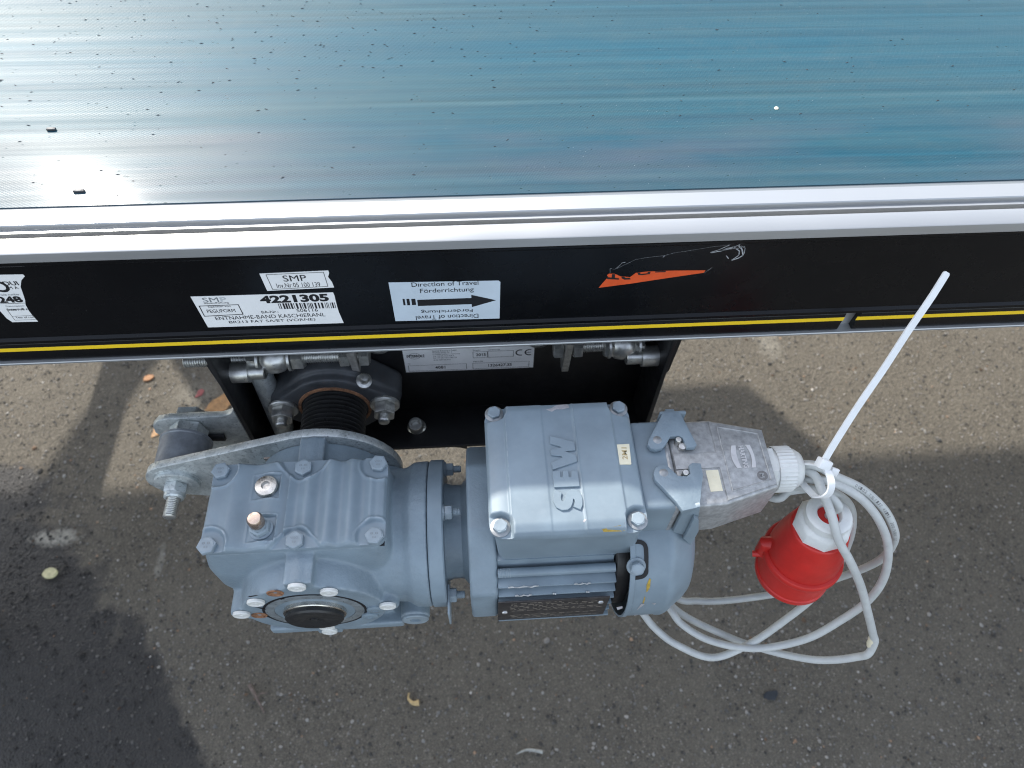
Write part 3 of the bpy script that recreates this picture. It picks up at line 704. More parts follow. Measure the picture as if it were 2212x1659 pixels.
# ================================================================== GEARMOTOR
AXX, AXZ, MY = -150., -221., -97.          # output shaft axis (along y) and motor axis (along x, at y=MY, z=AXZ)
YF_, YR_ = -153.5, -41.                    # front and rear gearbox faces
gm = thing('gearmotor', 'blue grey electric gearmotor with terminal box hanging on the conveyor side', 'motor', (0, MY, -300))
def on_cyl(u, v, R, far=False):
    r = ray(u, v); a = r.y ** 2 + r.z ** 2; dy, dz = CAM.y - MY, CAM.z - AXZ
    b = 2 * (dy * r.y + dz * r.z); c = dy * dy + dz * dz - R * R; D_ = max(0, b * b - 4 * a * c)
    return CAM + r * ((-b - math.sqrt(D_)) / (2 * a))
def cylx(bm, x0, x1, R, seg=48, bev=0):
    p = [(0, 0), (R - bev, 0), (R, bev), (R, x1 - x0 - bev), (R - bev, x1 - x0), (0, x1 - x0)] if bev else [(0, 0), (R, 0), (R, x1 - x0), (0, x1 - x0)]
    return lathe(bm, (x0, MY, AXZ), X, p, seg)

# ---- gearbox housing: fused cast shape (union by voxel remesh, softened)
bm = new()
def loft(bm, secs, rc=8, seg=5):
    rings = []
    for z, x0, x1, y0, y1, r in secs:
        ring = []
        for cx_, cy_, a0 in ((x1 - r, y1 - r, 0), (x0 + r, y1 - r, 90), (x0 + r, y0 + r, 180), (x1 - r, y0 + r, 270)):
            for k in range(seg + 1):
                t = math.radians(a0 + 90 * k / seg); ring.append(bm.verts.new((cx_ + r * math.cos(t), cy_ + r * math.sin(t), z)))
        rings.append(ring)
    n = len(rings[0]); fs = [bm.faces.new(rings[0]), bm.faces.new(rings[-1])]
    for a, b in zip(rings, rings[1:]): fs += [bm.faces.new((a[k], a[(k + 1) % n], b[(k + 1) % n], b[k])) for k in range(n)]
    bmesh.ops.recalc_face_normals(bm, faces=fs)
loft(bm, [(-158.6, -214.5, -91.5, -131.5, -66.5, 7), (-166, -216.5, -91, -133, -64, 9), (-185, -221, -89, -136, -61, 13), (-212, -223, -88, -137, -60, 18), (-232, -219, -89, -135, -62, 22), (-252, -206, -95, -130, -66, 24), (-268, -188, -108, -126, -68, 24), (-276, -178, -116, -122, -72, 20)])
def cyly(x, z, y0, y1, r0, r1=None, seg=40): lathe(bm, (x, y0, z), Y, [(0, 0), (r0, 0), (r1 or r0, y1 - y0), (0, y1 - y0)], seg)
cyly(AXX, AXZ, YF_, -110, 51, 56); cyly(AXX, AXZ, -80, YR_, 56, 51)
cyly(AXX, AXZ, -142, -110, 49, 66)
for dx, dz in ((0, 1), (1, 0), (-1, 0), (0, -1)):
    for ya, yb in ((YF_, -100), (-90, YR_)):
        cyly(AXX + dx * 51.5, AXZ + dz * 51.5, ya, yb, 9.6)
        if dx: box(bm, (AXX + min(0, dx * 52), ya, AXZ - 11), (AXX + max(0, dx * 52), yb, AXZ + 11))
        else: box(bm, (AXX - 9.4, ya, AXZ + min(0, dz * 60)), (AXX + 9.4, yb, AXZ + max(0, dz * 60)))
box(bm, (-198, -150, -287), (-92, -48, -276)); box(bm, (-190, -140, -280), (-100, -60, -250))
lathe(bm, (-105, MY, AXZ), X, [(0, 0), (50, 0), (51, 22), (55.0, 28), (55.8, 40), (0, 40)], 48)
cyly(-81, -262, -151, -100, 11.5); cyly(-81, -262, -120, -90, 11.5)
box(bm, (-100, -128, -256), (-70, -70, -232))
o = part('gearbox_housing', bm, m_cast, gm)
r = o.modifiers.new('fuse', 'REMESH'); r.mode = 'VOXEL'; r.voxel_size = .0011; r.use_smooth_shade = True
s = o.modifiers.new('soften', 'SMOOTH'); s.factor = .5; s.iterations = 12
housing = o
# machined front face with seal ring, shaft end and plugs
bm = new(); lathe(bm, (AXX, YF_, AXZ), (0, -1, 0), [(36.6, -1), (36.6, .1), (35.9, .1), (35.9, -1.0), (35.2, -1.0), (35.2, .35), (34.6, .6), (29, .6), (28.6, 0), (28.6, -3)], 64); part('bearing_cover_ring', bm, m_ring, housing)
bm = new(); lathe(bm, (AXX, YF_, AXZ), (0, -1, 0), [(37.2, .05), (37.2, .22), (35.4, .22), (35.4, .05)], 64); part('groove_shade_ring', bm, m_ink, housing)  # black band on the face, drawn for the shade of the groove
bm = new(); lathe(bm, (AXX, YF_, AXZ), (0, -1, 0), [(28.6, -1), (27.4, -.2), (23.2, -.2), (23, -2), (0, -2)], 48); part('seal', bm, m_rubber, housing)
bm = new(); lathe(bm, (AXX, YF_, AXZ), (0, -1, 0), [(22.5, -4), (22.5, 2.6), (21.8, 3.2), (20, 3.2), (0, 3.2)], 48); part('shaft_end', bm, m_steel, housing)
bm = new(); lathe(bm, (AXX, YF_, AXZ), (0, -1, 0), [(20.6, 2.5), (20.9, 3.3), (20.9, 6.0), (19.6, 7.2), (8, 7.4), (6.5, 6.6), (3.2, 6.4), (3.1, 7.1), (0, 7.1)], 48); part('shaft_cap', bm, m_rubber, housing, label='scuffed black rubber cap on hollow shaft')
def capbm():
    b = new(); lathe(b, (0, 0, 0), Z, [(4.6, -.5), (6.0, -.2), (6.1, 1.4), (5.5, 2.1), (4.4, 2.2), (4.1, 1.7), (1.6, 1.7), (1.2, 2.1), (0, 2.1)], 28); return b
def on_face(x, y): return on_y(*Z1(x, y), YF_ - .5)
for q in ((905, 1168), (1140, 1203), (1570, 1305), (605, 1280), (500, 1368), (1125, 1458), (1145, 1490)):
    p = on_face(*q); bolt('plastic_plug', 'plastic_plug', capbm, m_capw, housing, p, (0, -1, 0))
for q in ((745, 1222), (630, 1383)):
    p = on_face(*q); bm = new(); thread(bm, p + Y * .9, (0, 1, 0), 4.6, 6, 1.2); bm.free()
    bm = new(); lathe(bm, p + Y * .6, (0, -1, 0), [(0, 0), (3.6, .25), (4.4, .5), (4.7, 1.0), (5.6, .9), (5.8, .3)], 24); part('threaded_hole', bm, m_rust, housing, label='empty rusty threaded hole')
def ppl():
    b = new(); lathe(b, (0, 0, 0), Z, [(6.4, -1), (6.2, .8), (5.4, 1.4), (2.6, 1.5), (2.4, .9), (0, .9)], 28); return b
for q in ((1478, 1335), (1440, 1383)): bolt('painted_plug', 'painted_plug', ppl, m_paint, housing, on_face(*q), (0, -1, 0))
bm = new(); lathe(bm, (-81, -150.6, -262), (0, -1, 0), [(10.5, -1), (10.5, 1.4), (9.6, 2.2), (4.4, 2.2), (4.2, .2), (0, .2)], 32); part('drain_plug', bm, m_bolt, housing)
bm = new(); box(bm, (-69.5, -146, -247), (-65, -138, -232), 1.5); part('drain_slot_shade', bm, m_dark, housing)  # solid dark block, shade by colour instead of an opening
# scuffs of rust and dark ink on the face
bm = new()
for (x, y, w, h, a) in ((580, 1240, 42, 10, -.35), (640, 1330, 60, 5, .9), (700, 1395, 50, 3, .6), (795, 1262, 26, 9, .2)):
    c = on_face(x, y); cc = 12; v = []
    for k in range(cc):
        t = 2 * math.pi * k / cc; rr = random.uniform(.6, 1.15); v.append(c + Vector((w * .10 * math.cos(t) * rr * math.cos(a) - h * .16 * math.sin(t) * rr * math.sin(a), -.02, -w * .10 * math.cos(t) * rr * math.sin(a) - h * .16 * math.sin(t) * rr * math.cos(a))))
    flat(bm, v)
part('ink_scuff', bm, m_ink, housing)

# ---- wavy cast cover with six bolts
cbolts = [on_z(*Z1(x, y), -150) for x, y in ((345, 320), (950, 295), (1500, 265), (240, 868), (885, 828), (1470, 795))]
pl = on_z(*Z1(680, 435), -150); br_ = on_z(*Z1(640, 742), -150)
def cover_h(x, y):
    w = (sstep(-207, -199, x) - sstep(-104, -98, x))
    h = -150.4 + 1.8 * w * math.cos((x + 146.5) / 15.2 * 2 * math.pi) * (1 if x > -160 else .75)
    if x < -160: h = -150.4 + 1.5 * w * math.cos((x + 172) / 26 * 2 * math.pi)
    e = min(x + 215, -91.5 - x, y + 132.3, -66.2 - y); h -= 2.2 * (1 - sstep(0, 2.6, e)) ** 2 + .6 * (1 - sstep(0, 6, e))
    for c in cbolts:                       # sunk bolt pockets with a raised lip
        d = math.hypot(x - c.x, (y - c.y)); mid = abs(c.x + 151.6) < 5
        if mid:                            # wide fan-shaped pocket at the long edges
            t = (y - c.y) * (1 if c.y > MY else -1); d = math.hypot(x - c.x, max(0, -t) * 1.15) / (1 + max(0, t + 4) * .07); R = 10.5
        else: R = 12.2
        k = sstep(R - 1.6, R + .6, d); h = h * k + (-152.9) * (1 - k) + .8 * math.exp(-((d - R - 1.1) / .9) ** 2)
    for c, s in ((pl, 9.2), (br_, 9.2)):
        q = max(abs(x - c.x), abs(y - c.y)); k = sstep(s - .6, s + .2, q); h = h * k + (-152.0) * (1 - k) + .45 * math.exp(-((q - s - .8) / .6) ** 2)
    return h
bm = new(); heightfield(bm, -215, -91.5, -132.3, -66.2, .62, cover_h, -157.2, 7)
cov = part('gearbox_cover', bm, m_worn, gm, ang=60)
bm = new(); box(bm, (-214, -131.4, -158.6), (-92.4, -67, -157.0)); part('gasket', bm, m_ink, cov)
hb = lambda: hexbolt_bm(11.2, 3.6)
for i, c in enumerate(cbolts):
    bolt('hex_bolt', 'cover_bolt', hb, m_bolt, cov, Vector((c.x, c.y, -153)), Z, .2 + i * .35)
    bm = new(); put_text(bm, ('VISO', '8.8')[i % 2], (c.x - 2.6, c.y + .3, -149.08), X, Y, 5.2, 1.6); put_text(bm, '8.8', (c.x - 1.2, c.y - 2.4, -149.08), X, Y, 2.6, 1.4); part('stamping', bm, m_inkgrey, cov)
bm = new(); lathe(bm, (pl.x, pl.y, -152), Z, [(8.2, 0), (8.2, 2.2), (7.4, 3.4), (4.6, 3.8), (3.2, 3.8), (2.8, 1.5), (0, 1.5)], 40); part('filler_plug', bm, m_steel, cov, label='shiny filler plug with hex socket')
bm = new(); lathe(bm, (br_.x, br_.y, -152), Z, [(8, 0), (8, 1.5), (6.6, 2), (6.4, 2)], 32); lathe(bm, (br_.x, br_.y, -150), Z, [(7.2, 0), (7.2, 4), (5.6, 5)], 6)
lathe(bm, (br_.x, br_.y, -146), Z, [(5.2, 0), (5.2, 3), (4.4, 3.4), (4.4, 4.4)], 28); bv = part('breather_valve', bm, m_bolt, cov)
bm = new(); lathe(bm, (br_.x, br_.y, -142), Z, [(4.8, 0), (5.3, .6), (5.3, 7), (4.2, 8.6), (0, 9)], 28); part('breather_cap', bm, m_brass, cov, label='worn coppery breather cap')

# ---- adapter flange, neck, end shield
bm = new(); cylx(bm, -64.6, -53.5, 56.2, 72, .9); fl = part('adapter_flange', bm, m_plain, gm)
bm = new(); lathe(bm, (-54, MY, AXZ), X, [(0, 0), (38, 0), (36, 6), (36, 13), (42, 18), (56, 20), (56, 22), (0, 22)], 56); part('neck', bm, m_cast2, gm)
bm = new(); oct_ = [(MY + 66 * math.cos(math.radians(22.5 + 45 * k)), AXZ + 66 * math.sin(math.radians(22.5 + 45 * k))) for k in range(8)]
prism(bm, oct_, 'x', -36, -16, 3, 3, False); part('end_shield', bm, m_cast2, gm)
def nutbm():
    b = hexbolt_bm(9.5, 5.5, 6.2, 1.2); thread(b, (0, 0, 6), Z, 2.9, 6.5, 1.0); return b
for (x, y) in ((1998, 628), (2050, 1232)):
    p = on_cyl(*Z1(x, y), 49); bolt('flange_nut', 'flange_nut', nutbm, m_bolt, fl, Vector((-53.6, p.y, p.z)), X)
p = on_cyl(*Z1(1998, 375), 49)
bolt('flange_nut', 'flange_nut', nutbm, m_bolt, fl, Vector((-53.6, MY + 44, AXZ + 20)), X)
q = on_cyl(*Z1(2050, 1232), 49)
bm = new(); box(bm, (-53.4, q.y - 16, q.z - 20), (-51.8, q.y + 6, q.z + 7), .5); part('earth_tab', bm, m_bolt, fl)

# ---- stator with cooling fins, through bolt and nameplate
bm = new(); cylx(bm, -16.5, 70, 53, 64); stt = part('stator', bm, m_paint, gm)
for z, yf, th in ((-193, -154.2, 2.0), (-201.5, -157.6, 2.0), (-211, -159.4, 2), (-225, -159.4, 2), (-239, -159.4, 2), (-248, -161.2, 2.4), (-257, -157, 2.4), (-266, -150, 2.4)):
    bm = new(); box(bm, (-16, yf, z), (68.5, -112, z + th), .5); part('cooling_fin', bm, m_plain, stt)
bm = new(); prism(bm, [(-112, -178), (-139, -178), (-141, -191.5), (-112, -191.5)], 'x', -16, 67.5, .5); part('stator_shoulder', bm, m_plain, stt)
bm = new()          # bare metal where the fin lips are knocked
for (x, y, L, z, yy) in ((-9, 0, 22, -191.1, -154.0), (38, 0, 12, -191.1, -154.0), (-4, 0, 12, -199.6, -157.4), (23, 0, 2.4, -199.6, -157.4), (47, 0, 2.4, -199.6, -157.4)):
    pts = [(x + L * k / 8, yy - .35 + .4 * math.sin(k * 1.9), z + .15 * math.sin(k * 2.7) + .3) for k in range(9)]
    tube(bm, pts, lambda t: .45 + .25 * math.sin(t * 17), 6)
part('knocked_edge', bm, m_bare, stt)
bm = new(); lathe(bm, (-16, -145.2, -186), X, [(0, 0), (3.3, 0), (3.3, 84), (0, 84)], 20); tb = part('through_bolt', bm, m_plain, stt)
bm = new(); thread(bm, (-15.6, -145.2, -186), X, 3.5, 9, 1.1); part('bolt_thread', bm, m_bolt, stt)
bm = new(); box(bm, (-16.5, -161.0, -245.5), (64.5, -160.0, -203), .15); npl = part('motor_nameplate', bm, m_nameplate, stt, label='dark tarnished motor nameplate on cooling fins')
bm = new(); random.seed(5)
for k in range(11):
    z = -206.5 - k * 3.4; x = -8 + random.uniform(0, 2)
    if 6 <= k <= 7: continue
    while x < (58 if k % 3 else 30):
        w = random.uniform(1, 5)
        flat(bm, [Vector((x, -161.06, z)), Vector((x + w, -161.06, z)), Vector((x + w, -161.06, z - .8)), Vector((x, -161.06, z - .8))]); x += w + random.uniform(.7, 3)
part('worn_print', bm, m_wornprint, stt)
for x, z in ((-11.5, -226), (59, -214)):
    bm = new(); lathe(bm, (x, -160.9, z), (0, -1, 0), [(2.2, 0), (1.9, .8), (0, 1.2)], 16); part('rivet', bm, m_bare, stt)
bm = new(); cylx(bm, 68.5, 79, 60.5, 56, 1); part('fan_end_shield', bm, m_black2, gm)

# ---- fan cover
bm = new(); lathe(bm, (76.5, MY, AXZ), X, [(69.5, 0), (71, 0), (71, 3.4), (70.2, 4.2), (70.2, 26), (70.8, 27), (70.8, 30), (69.6, 33), (66.5, 37), (60, 46), (56.5, 49.5), (52, 51.4), (44, 52), (0, 52.4), (0, 51), (44, 50.6), (51, 50), (55.4, 48.4), (59, 45), (65, 36), (69, 30), (69.5, 0)], 72)
fan = part('fan_cover', bm, m_paint, gm)
p = on_cyl(*ZN(1540, 365), 70.4); nrm = Vector((0, p.y - MY, p.z - AXZ)).normalized()
bolt('flange_screw', 'fan_screw', lambda: hexbolt_bm(8.6, 4.0, 6.8, 1.4), m_bolt, fan, p - nrm * .6, nrm, .3)
bolt('flange_screw', 'fan_screw', None, m_bolt, fan, Vector((83, MY - 25, AXZ - 67)), (0, -.35, -.93), .3)
path = smooth_path([on_cyl(*ZN(x, y), 70.5) for x, y in ((1500, 478), (1560, 474), (1605, 462), (1634, 430), (1637, 380), (1637, 250), (1630, 180), (1605, 145), (1560, 132), (1510, 136))], 6)
bm = new(); ribbon(bm, path, [Vector((0, q.y - MY, q.z - AXZ)) for q in path], 2.9, .5); part('slot_shade_strip', bm, m_dark, fan)  # dark strip laid on the shell in place of a shaded slot
def smear(zf, pts, mat, name, R=70.45):
    bm = new(); flat(bm, [on_cyl(*zf(x + random.uniform(-6, 6), y + random.uniform(-6, 6)), R) for x, y in pts]); return part(name, bm, mat, fan)
smear(ZN, [(1665, 480), (1685, 490), (1678, 560), (1655, 600), (1632, 610), (1640, 540)], m_ochre, 'paint_smear')
smear(ZN, [(1620, 655), (1632, 665), (1612, 715), (1595, 715)], m_ochre, 'paint_smear')
smear(ZN, [(1590, 720), (1628, 730), (1600, 775), (1555, 830), (1515, 838), (1550, 780)], m_chip, 'paint_chip')
smear(ZN, [(1355, 750), (1410, 740), (1405, 765), (1365, 778)], m_chip, 'paint_chip'); smear(ZN, [(1690, 722), (1735, 712), (1715, 735)], m_chip, 'paint_chip')

# ---- terminal box and lid
bm = new(); loft(bm, [(-179.5, -15, 83.5, -138.2, -58, 6), (-150, -17, 81, -139.5, -57, 6), (-122.5, -18.5, 79, -141.5, -55, 7)]); part('terminal_box', bm, m_paint, gm)
LX0, LX1, LY0, LY1 = -21., 80.8, -147.0, -50.2
lsc = [Vector((x, y, 0)) for x in (-14, 74) for y in (-139.2, -54.4)]
def lid_h(x, y):
    e = min(x - LX0, LX1 - x, y - LY0, LY1 - y)
    k = sstep(-8.2, -6.6, x) - sstep(66, 67.6, x)                      # raised central panel
    side = -113.4 - .028 * max(0, -7.5 - x) ** 1.8 - .028 * max(0, x - 66.5) ** 1.8
    h = side + k * (-112 - side)
    h += .45 * k * (math.exp(-((x - 40.2) / .75) ** 2) + .4 * math.exp(-((x + 6.6) / .6) ** 2)) - .5 * k * (sstep(18.2, 19.0, x) - sstep(39.6, 40.4, x))
    ey = min(y - LY0, LY1 - y); h -= (2.6 if y < -100 else 1.6) * (1 - sstep(0, 8, ey)) ** 1.3 * (1 if k > .5 else .6)
    h -= 2.6 * (1 - sstep(0, 2.4, e)) ** 2
    for c in lsc:
        # screw pockets: open towards the corner
        tx = (x - c.x) * (1 if c.x > 30 else -1); ty = (y - c.y) * (1 if c.y > -100 else -1)
        d = math.hypot(min(0, tx), min(0, ty)) if (tx < 0 or ty < 0) else 0; R = 8.8
        q = sstep(R - 1.7, R, d)
        if tx > -R and ty > -R: h = min(h, h * q + (-119.2) * (1 - q))
    return h
bm = new(); heightfield(bm, LX0, LX1, LY0, LY1, .62, lid_h, -123.0, 11); lid = part('terminal_box_lid', bm, m_worn, gm, ang=60)
for c in lsc: bolt('lid_screw', 'lid_screw', lambda: hexbolt_bm(8.4, 3.0), m_bolt, lid, Vector((c.x, c.y, -118.3)), Z, .3)
for c in lsc: bolt('washer', 'lid_washer', lambda: lathe(new(), (0, 0, 0), Z, [(0, 0), (6.5, 0), (6.5, .7), (6.1, 1.0), (0, 1.0)], 28), m_screw, lid, Vector((c.x, c.y, -119.25)), Z)
# raised letters S E W reading up the lid (letter tops to the left, -x)
LT = on_z(*ZL(620, 880), -112.3)
def L2(x, y): p = on_z(*ZL(x, y), -112.3); return (p.x, p.y)
def letter(name, outer):
    bm = new(); prism(bm, outer, 'z', -113.4, -111.1, .2, 1)
    return part(name, bm, m_paint, lid, label='raised letter %s cast into lid' % name[-1].upper())
letter('letter_e', [L2(*q) for q in ((607, 884), (690, 880), (697, 945), (715, 945), (722, 892), (720, 880), (775, 878), (783, 945), (805, 945), (812, 880), (872, 878), (895, 1040), (633, 1052))][:13])
letter('letter_w', [L2(*q) for q in ((585, 517), (838, 578), (850, 665), (745, 678), (857, 716), (867, 782), (615, 868), (605, 795), (715, 742), (705, 728), (600, 718), (592, 660), (700, 638), (690, 628), (588, 598))])
letter('letter_s', [L2(*q) for q in ((640, 1072), (620, 1130), (622, 1200), (652, 1258), (710, 1288), (770, 1284), (805, 1258), (822, 1215), (828, 1170), (838, 1175), (846, 1200), (842, 1225), (826, 1250), (905, 1282), (925, 1235), (925, 1170), (905, 1115), (865, 1078), (820, 1068), (775, 1090), (750, 1130), (735, 1185), (722, 1196), (706, 1186), (700, 1150), (712, 1108))])
for zz, pts in ((0, [(545, 240), (600, 222), (640, 190), (690, 170), (775, 178), (780, 210), (720, 238), (660, 228), (610, 258), (570, 245)]), (1, [(925, 1390), (955, 1365), (970, 1385), (945, 1410)])):
    c = [on_z(*ZL(x + random.uniform(-9, 9), y + random.uniform(-7, 7)), -112.3) for x, y in pts]
    bm = new(); cc = sum(c, Vector()) / len(c)
    for a, b in zip(c, c[1:] + c[:1]):
        g_ = [[cc.lerp(a.lerp(b, j / 3), i / 4) for j in range(4)] for i in range(5)]
        for i in range(4):
            for j in range(3): flat(bm, [Vector((q.x, q.y, lid_h(q.x, q.y) + .14)) for q in (g_[i][j], g_[i + 1][j], g_[i + 1][j + 1], g_[i][j + 1])][1 if i == 0 else 0:])
    part('paint_chip', bm, m_chip, lid)
bm = new(); c = [on_z(*ZL(x, y), -113.8) for x, y in ((1280, 605), (1408, 597), (1430, 805), (1310, 812))]
zt = -113.2; fs = [Vector((q.x, q.y, zt)) for q in c]; prism(bm, [(q.x, q.y) for q in fs], 'z', -115, zt); ls = part('paper_sticker', bm, m_cream, lid, label='yellowed paper sticker marked 2M1')
bm = new(); a = on_z(*ZL(1395, 755), zt + .1); b = on_z(*ZL(1382, 630), zt + .1); u_ = (b - a).normalized(); put_text(bm, '2M1', a, u_, Vector((-u_.y, u_.x, 0)), (b - a).length, 3.6, .02); part('handwriting', bm, m_tanink, lid)
bm = new()
for pts in ([(1360, 1420), (1388, 1440), (1385, 1480), (1345, 1475)], [(1130, 1475), (1320, 1440), (1350, 1482), (1150, 1490)]):
    c = [on_z(*ZL(*q), -114) for q in pts]; flat(bm, [Vector((q.x, q.y, lid_h(q.x, q.y) + .15)) for q in c])
part('rust_stain', bm, m_ochre, lid)

# ---- plug socket on the box with two locking levers
bm = new(); box(bm, (80, -130, -166), (106, -63, -122.4), 3.2, 3); sock = part('connector_socket', bm, m_paint, gm)
bm = new(); box(bm, (101, -130.6, -164), (106.1, -62.4, -121.9), 2.6, 3); part('socket_rim', bm, m_alu_raw, sock)
def lv(pts, z=-117.6): return [(lambda q: (q.x, q.y))(on_z(*Z8(x, y), z)) for x, y in pts]
A = [(228, 545), (240, 490), (380, 225), (405, 195), (565, 190), (592, 212), (690, 400), (768, 548), (742, 578), (660, 580), (632, 520), (610, 472), (570, 452), (478, 458), (430, 540), (390, 585), (320, 605), (262, 590)]
B_ = [(292, 870), (312, 805), (345, 775), (400, 766), (450, 780), (560, 885), (655, 892), (692, 862), (680, 770), (715, 745), (808, 750), (835, 870), (815, 1060), (800, 1230), (612, 1270), (530, 1160), (310, 930)]
for pts, nm in ((A, 0), (B_, 1)):
    bm = new(); prism(bm, lv(pts), 'z', -121.6, -117.2, .6, 2); lev = part('locking_lever', bm, m_cast2, gm)
    if nm == 0:
        bm = new(); box(bm, (103, -60.5, -160), (122, -57.6, -119), 1); part('lever_back', bm, m_paint, lev)
        bm = new(); prism(bm, [(-58, -124), (-52, -126), (-49, -138), (-52, -138), (-57, -128)], 'x', 109.5, 116, .5); part('lever_tab', bm, m_paint, lev)
    else:
        c4 = [on_y(*Z8(x, y), -133) for x, y in ((612, 1262), (806, 1222), (788, 1335), (732, 1345), (650, 1545), (505, 1500), (592, 1330))]
        bm = new(); prism(bm, [(q.x, q.z) for q in c4], 'y', -133, -129.6, .7, 2); part('lever_back', bm, m_paint, lev)
        c4 = [on_y(*Z8(x, y), -136) for x, y in ((738, 1350), (788, 1372), (788, 1495), (700, 1650), (620, 1575), (650, 1530))]
        bm = new(); prism(bm, [(q.x, q.z) for q in c4], 'y', -136, -133, .6); part('lever_tab', bm, m_paint, lev)
    piv, pin = ((335, 497), (566, 492)) if nm == 0 else ((405, 855), (645, 850))
    q = on_z(*Z8(*piv), -117.6); bm = new(); lathe(bm, (q.x, q.y, -118), Z, [(3.0, 0), (3.0, .8), (2.6, 1.1), (0, 1.15)], 24); part('rivet', bm, m_screw, lev)
    q = on_z(*Z8(*pin), -117.6); bm = new(); lathe(bm, (q.x, q.y, -124), Z, [(2.3, 0), (2.3, 6.3), (1.8, 7), (0, 7.1)], 24); part('locking_pin', bm, m_steel, lev)
    if nm == 0:
        q = on_z(*Z8(610, 560), -119); bm = new(); lathe(bm, (q.x, q.y, -121.5), Z, [(0, 0), (2.6, 0), (2.6, 2.4), (0, 2.6)], 12); part('spring_catch', bm, m_steel, lev)

# ================================================================== CONNECTOR HOOD (bare aluminium) with cable gland
hd = thing('connector_hood', 'bare grey die-cast plug hood with white cable gland beside the terminal box', 'connector', (140, MY, -166))
hp = [(106.4, -65.4), (121, -64.2), (137, -64), (174.5, -73.4), (174, -118.4), (136, -129.2), (118, -130), (106.4, -129)]
bm = new(); prism(bm, hp, 'z', -166, -123.0, 2.6, 3); body = part('hood_body', bm, m_alu_raw, hd)
bm = new(); prism(bm, [(107, -90.5), (137, -90.5), (137, -66.2), (173.2, -75.2), (172.8, -116.6), (137, -126.8), (137, -102.5), (107, -102.5)], 'z', -124, -122.0, .6, 2); part('raised_panel', bm, m_alu_raw, body)
c4 = [on_z(*Z8(x, y), -121.9) for x, y in ((985, 352), (1428, 425), (1580, 930), (1160, 1050))]
bm = new()
for a, b in zip(c4, c4[1:] + c4[:1]): tube(bm, [a, b], .55, 8)
part('panel_border', bm, m_alu_raw, body)
bm = new()
H0 = on_z(*Z8(1220, 560), -121.85); H1 = on_z(*Z8(1300, 815), -121.85); rd = (H1 - H0).normalized(); rd = Vector((0, -1, 0))
put_text(bm, 'HARTING', Vector((153.2, -86.9, -121.8)), rd, X, 17.2, 3.5, .03)
for (p0, p1, cc) in ((148.6, 151.6, 1), (158.2, 161.4, -1)):
    y0, y1 = -86.5, -104.2; n = 10
    for k in range(n):
        f0, f1 = k / n, (k + 1) / n; bul = lambda f: -cc * 2.0 * (1 - (2 * f - 1) ** 2)
        flat(bm, [Vector((p0 + bul(f0), y0 + (y1 - y0) * f0, -121.8)), Vector((p1 + bul(f0) * .55, y0 + (y1 - y0) * f0, -121.8)), Vector((p1 + bul(f1) * .55, y0 + (y1 - y0) * f1, -121.8)), Vector((p0 + bul(f1), y0 + (y1 - y0) * f1, -121.8))])
r_ = bmesh.ops.extrude_face_region(bm, geom=list(bm.faces)); bmesh.ops.translate(bm, verts=[v for v in r_['geom'] if isinstance(v, bmesh.types.BMVert)], vec=(0, 0, .35))
part('embossed_logo', bm, dirt('polished_aluminium_relief', (.60, .59, .58), .4, .1, 90, metal=.35).m, body)
bm = new(); lathe(bm, (164.4, -110.2, -121.95), Z, [(3.6, .0), (3.6, .12), (0, .12)], 28); em = part('round_stamp', bm, dirt('dark_stamp', (.20, .195, .19), .5, .1, 200, metal=.4).m, body)
bm = new(); put_text(bm, 'M', Vector((162.6, -108.6, -121.75)), rd, X, 3.2, 3.0, .03)
for k in range(20):
    t0, t1 = 2 * math.pi * k / 20, 2 * math.pi * (k + 1) / 20
    flat(bm, [Vector((163.8 + math.cos(t) * q, -104.6 + math.sin(t) * q, -121.75)) for t, q in ((t0, .9), (t1, .9), (t1, .6), (t0, .6))])
part('stamp_mark', bm, m_alu_raw, body)
c4 = [on_z(*Z8(x, y), -122.8) for x, y in ((862, 828), (998, 820), (1052, 1050), (918, 1058))]
bm = new(); prism(bm, [(q.x, q.y) for q in c4], 'z', -123.2, -122.7); part('paper_sticker', bm, m_cream, body, label='blank yellowed paper sticker on plug hood')
GY, GZZ = -96.5, -141.
bm = new(); lathe(bm, (173.5, GY, GZZ), X, [(17.5, 0), (17.5, 5), (16, 5.2)], 6); lathe(bm, (173.5, GY, GZZ), X, [(15, 0), (15, 9), (0, 9)], 32); gl = part('cable_gland', bm, m_plastic, hd)
bm = new(); n = 36; pf_ = [(16.0, 0), (16.4, .6), (16.4, 12), (14.2, 12.4), (14.0, 15.5), (11.5, 19), (8.6, 20), (7.4, 20), (7, 14), (0, 14)]
lathe(bm, (180.5, GY, GZZ), X, pf_, 72)
for v in bm.verts:
    q = Vector((0, v.co.y - GY, v.co.z - GZZ))
    if q.length > 15.2 and v.co.x < 193:
        a = math.atan2(q.z, q.y); k = round((a / (2 * math.pi)) * 72); q2 = q * (1.0 if k % 2 else .965); v.co.y = GY + q2.y; v.co.z = GZZ + q2.z
part('gland_nut', bm, m_plastic, gl)

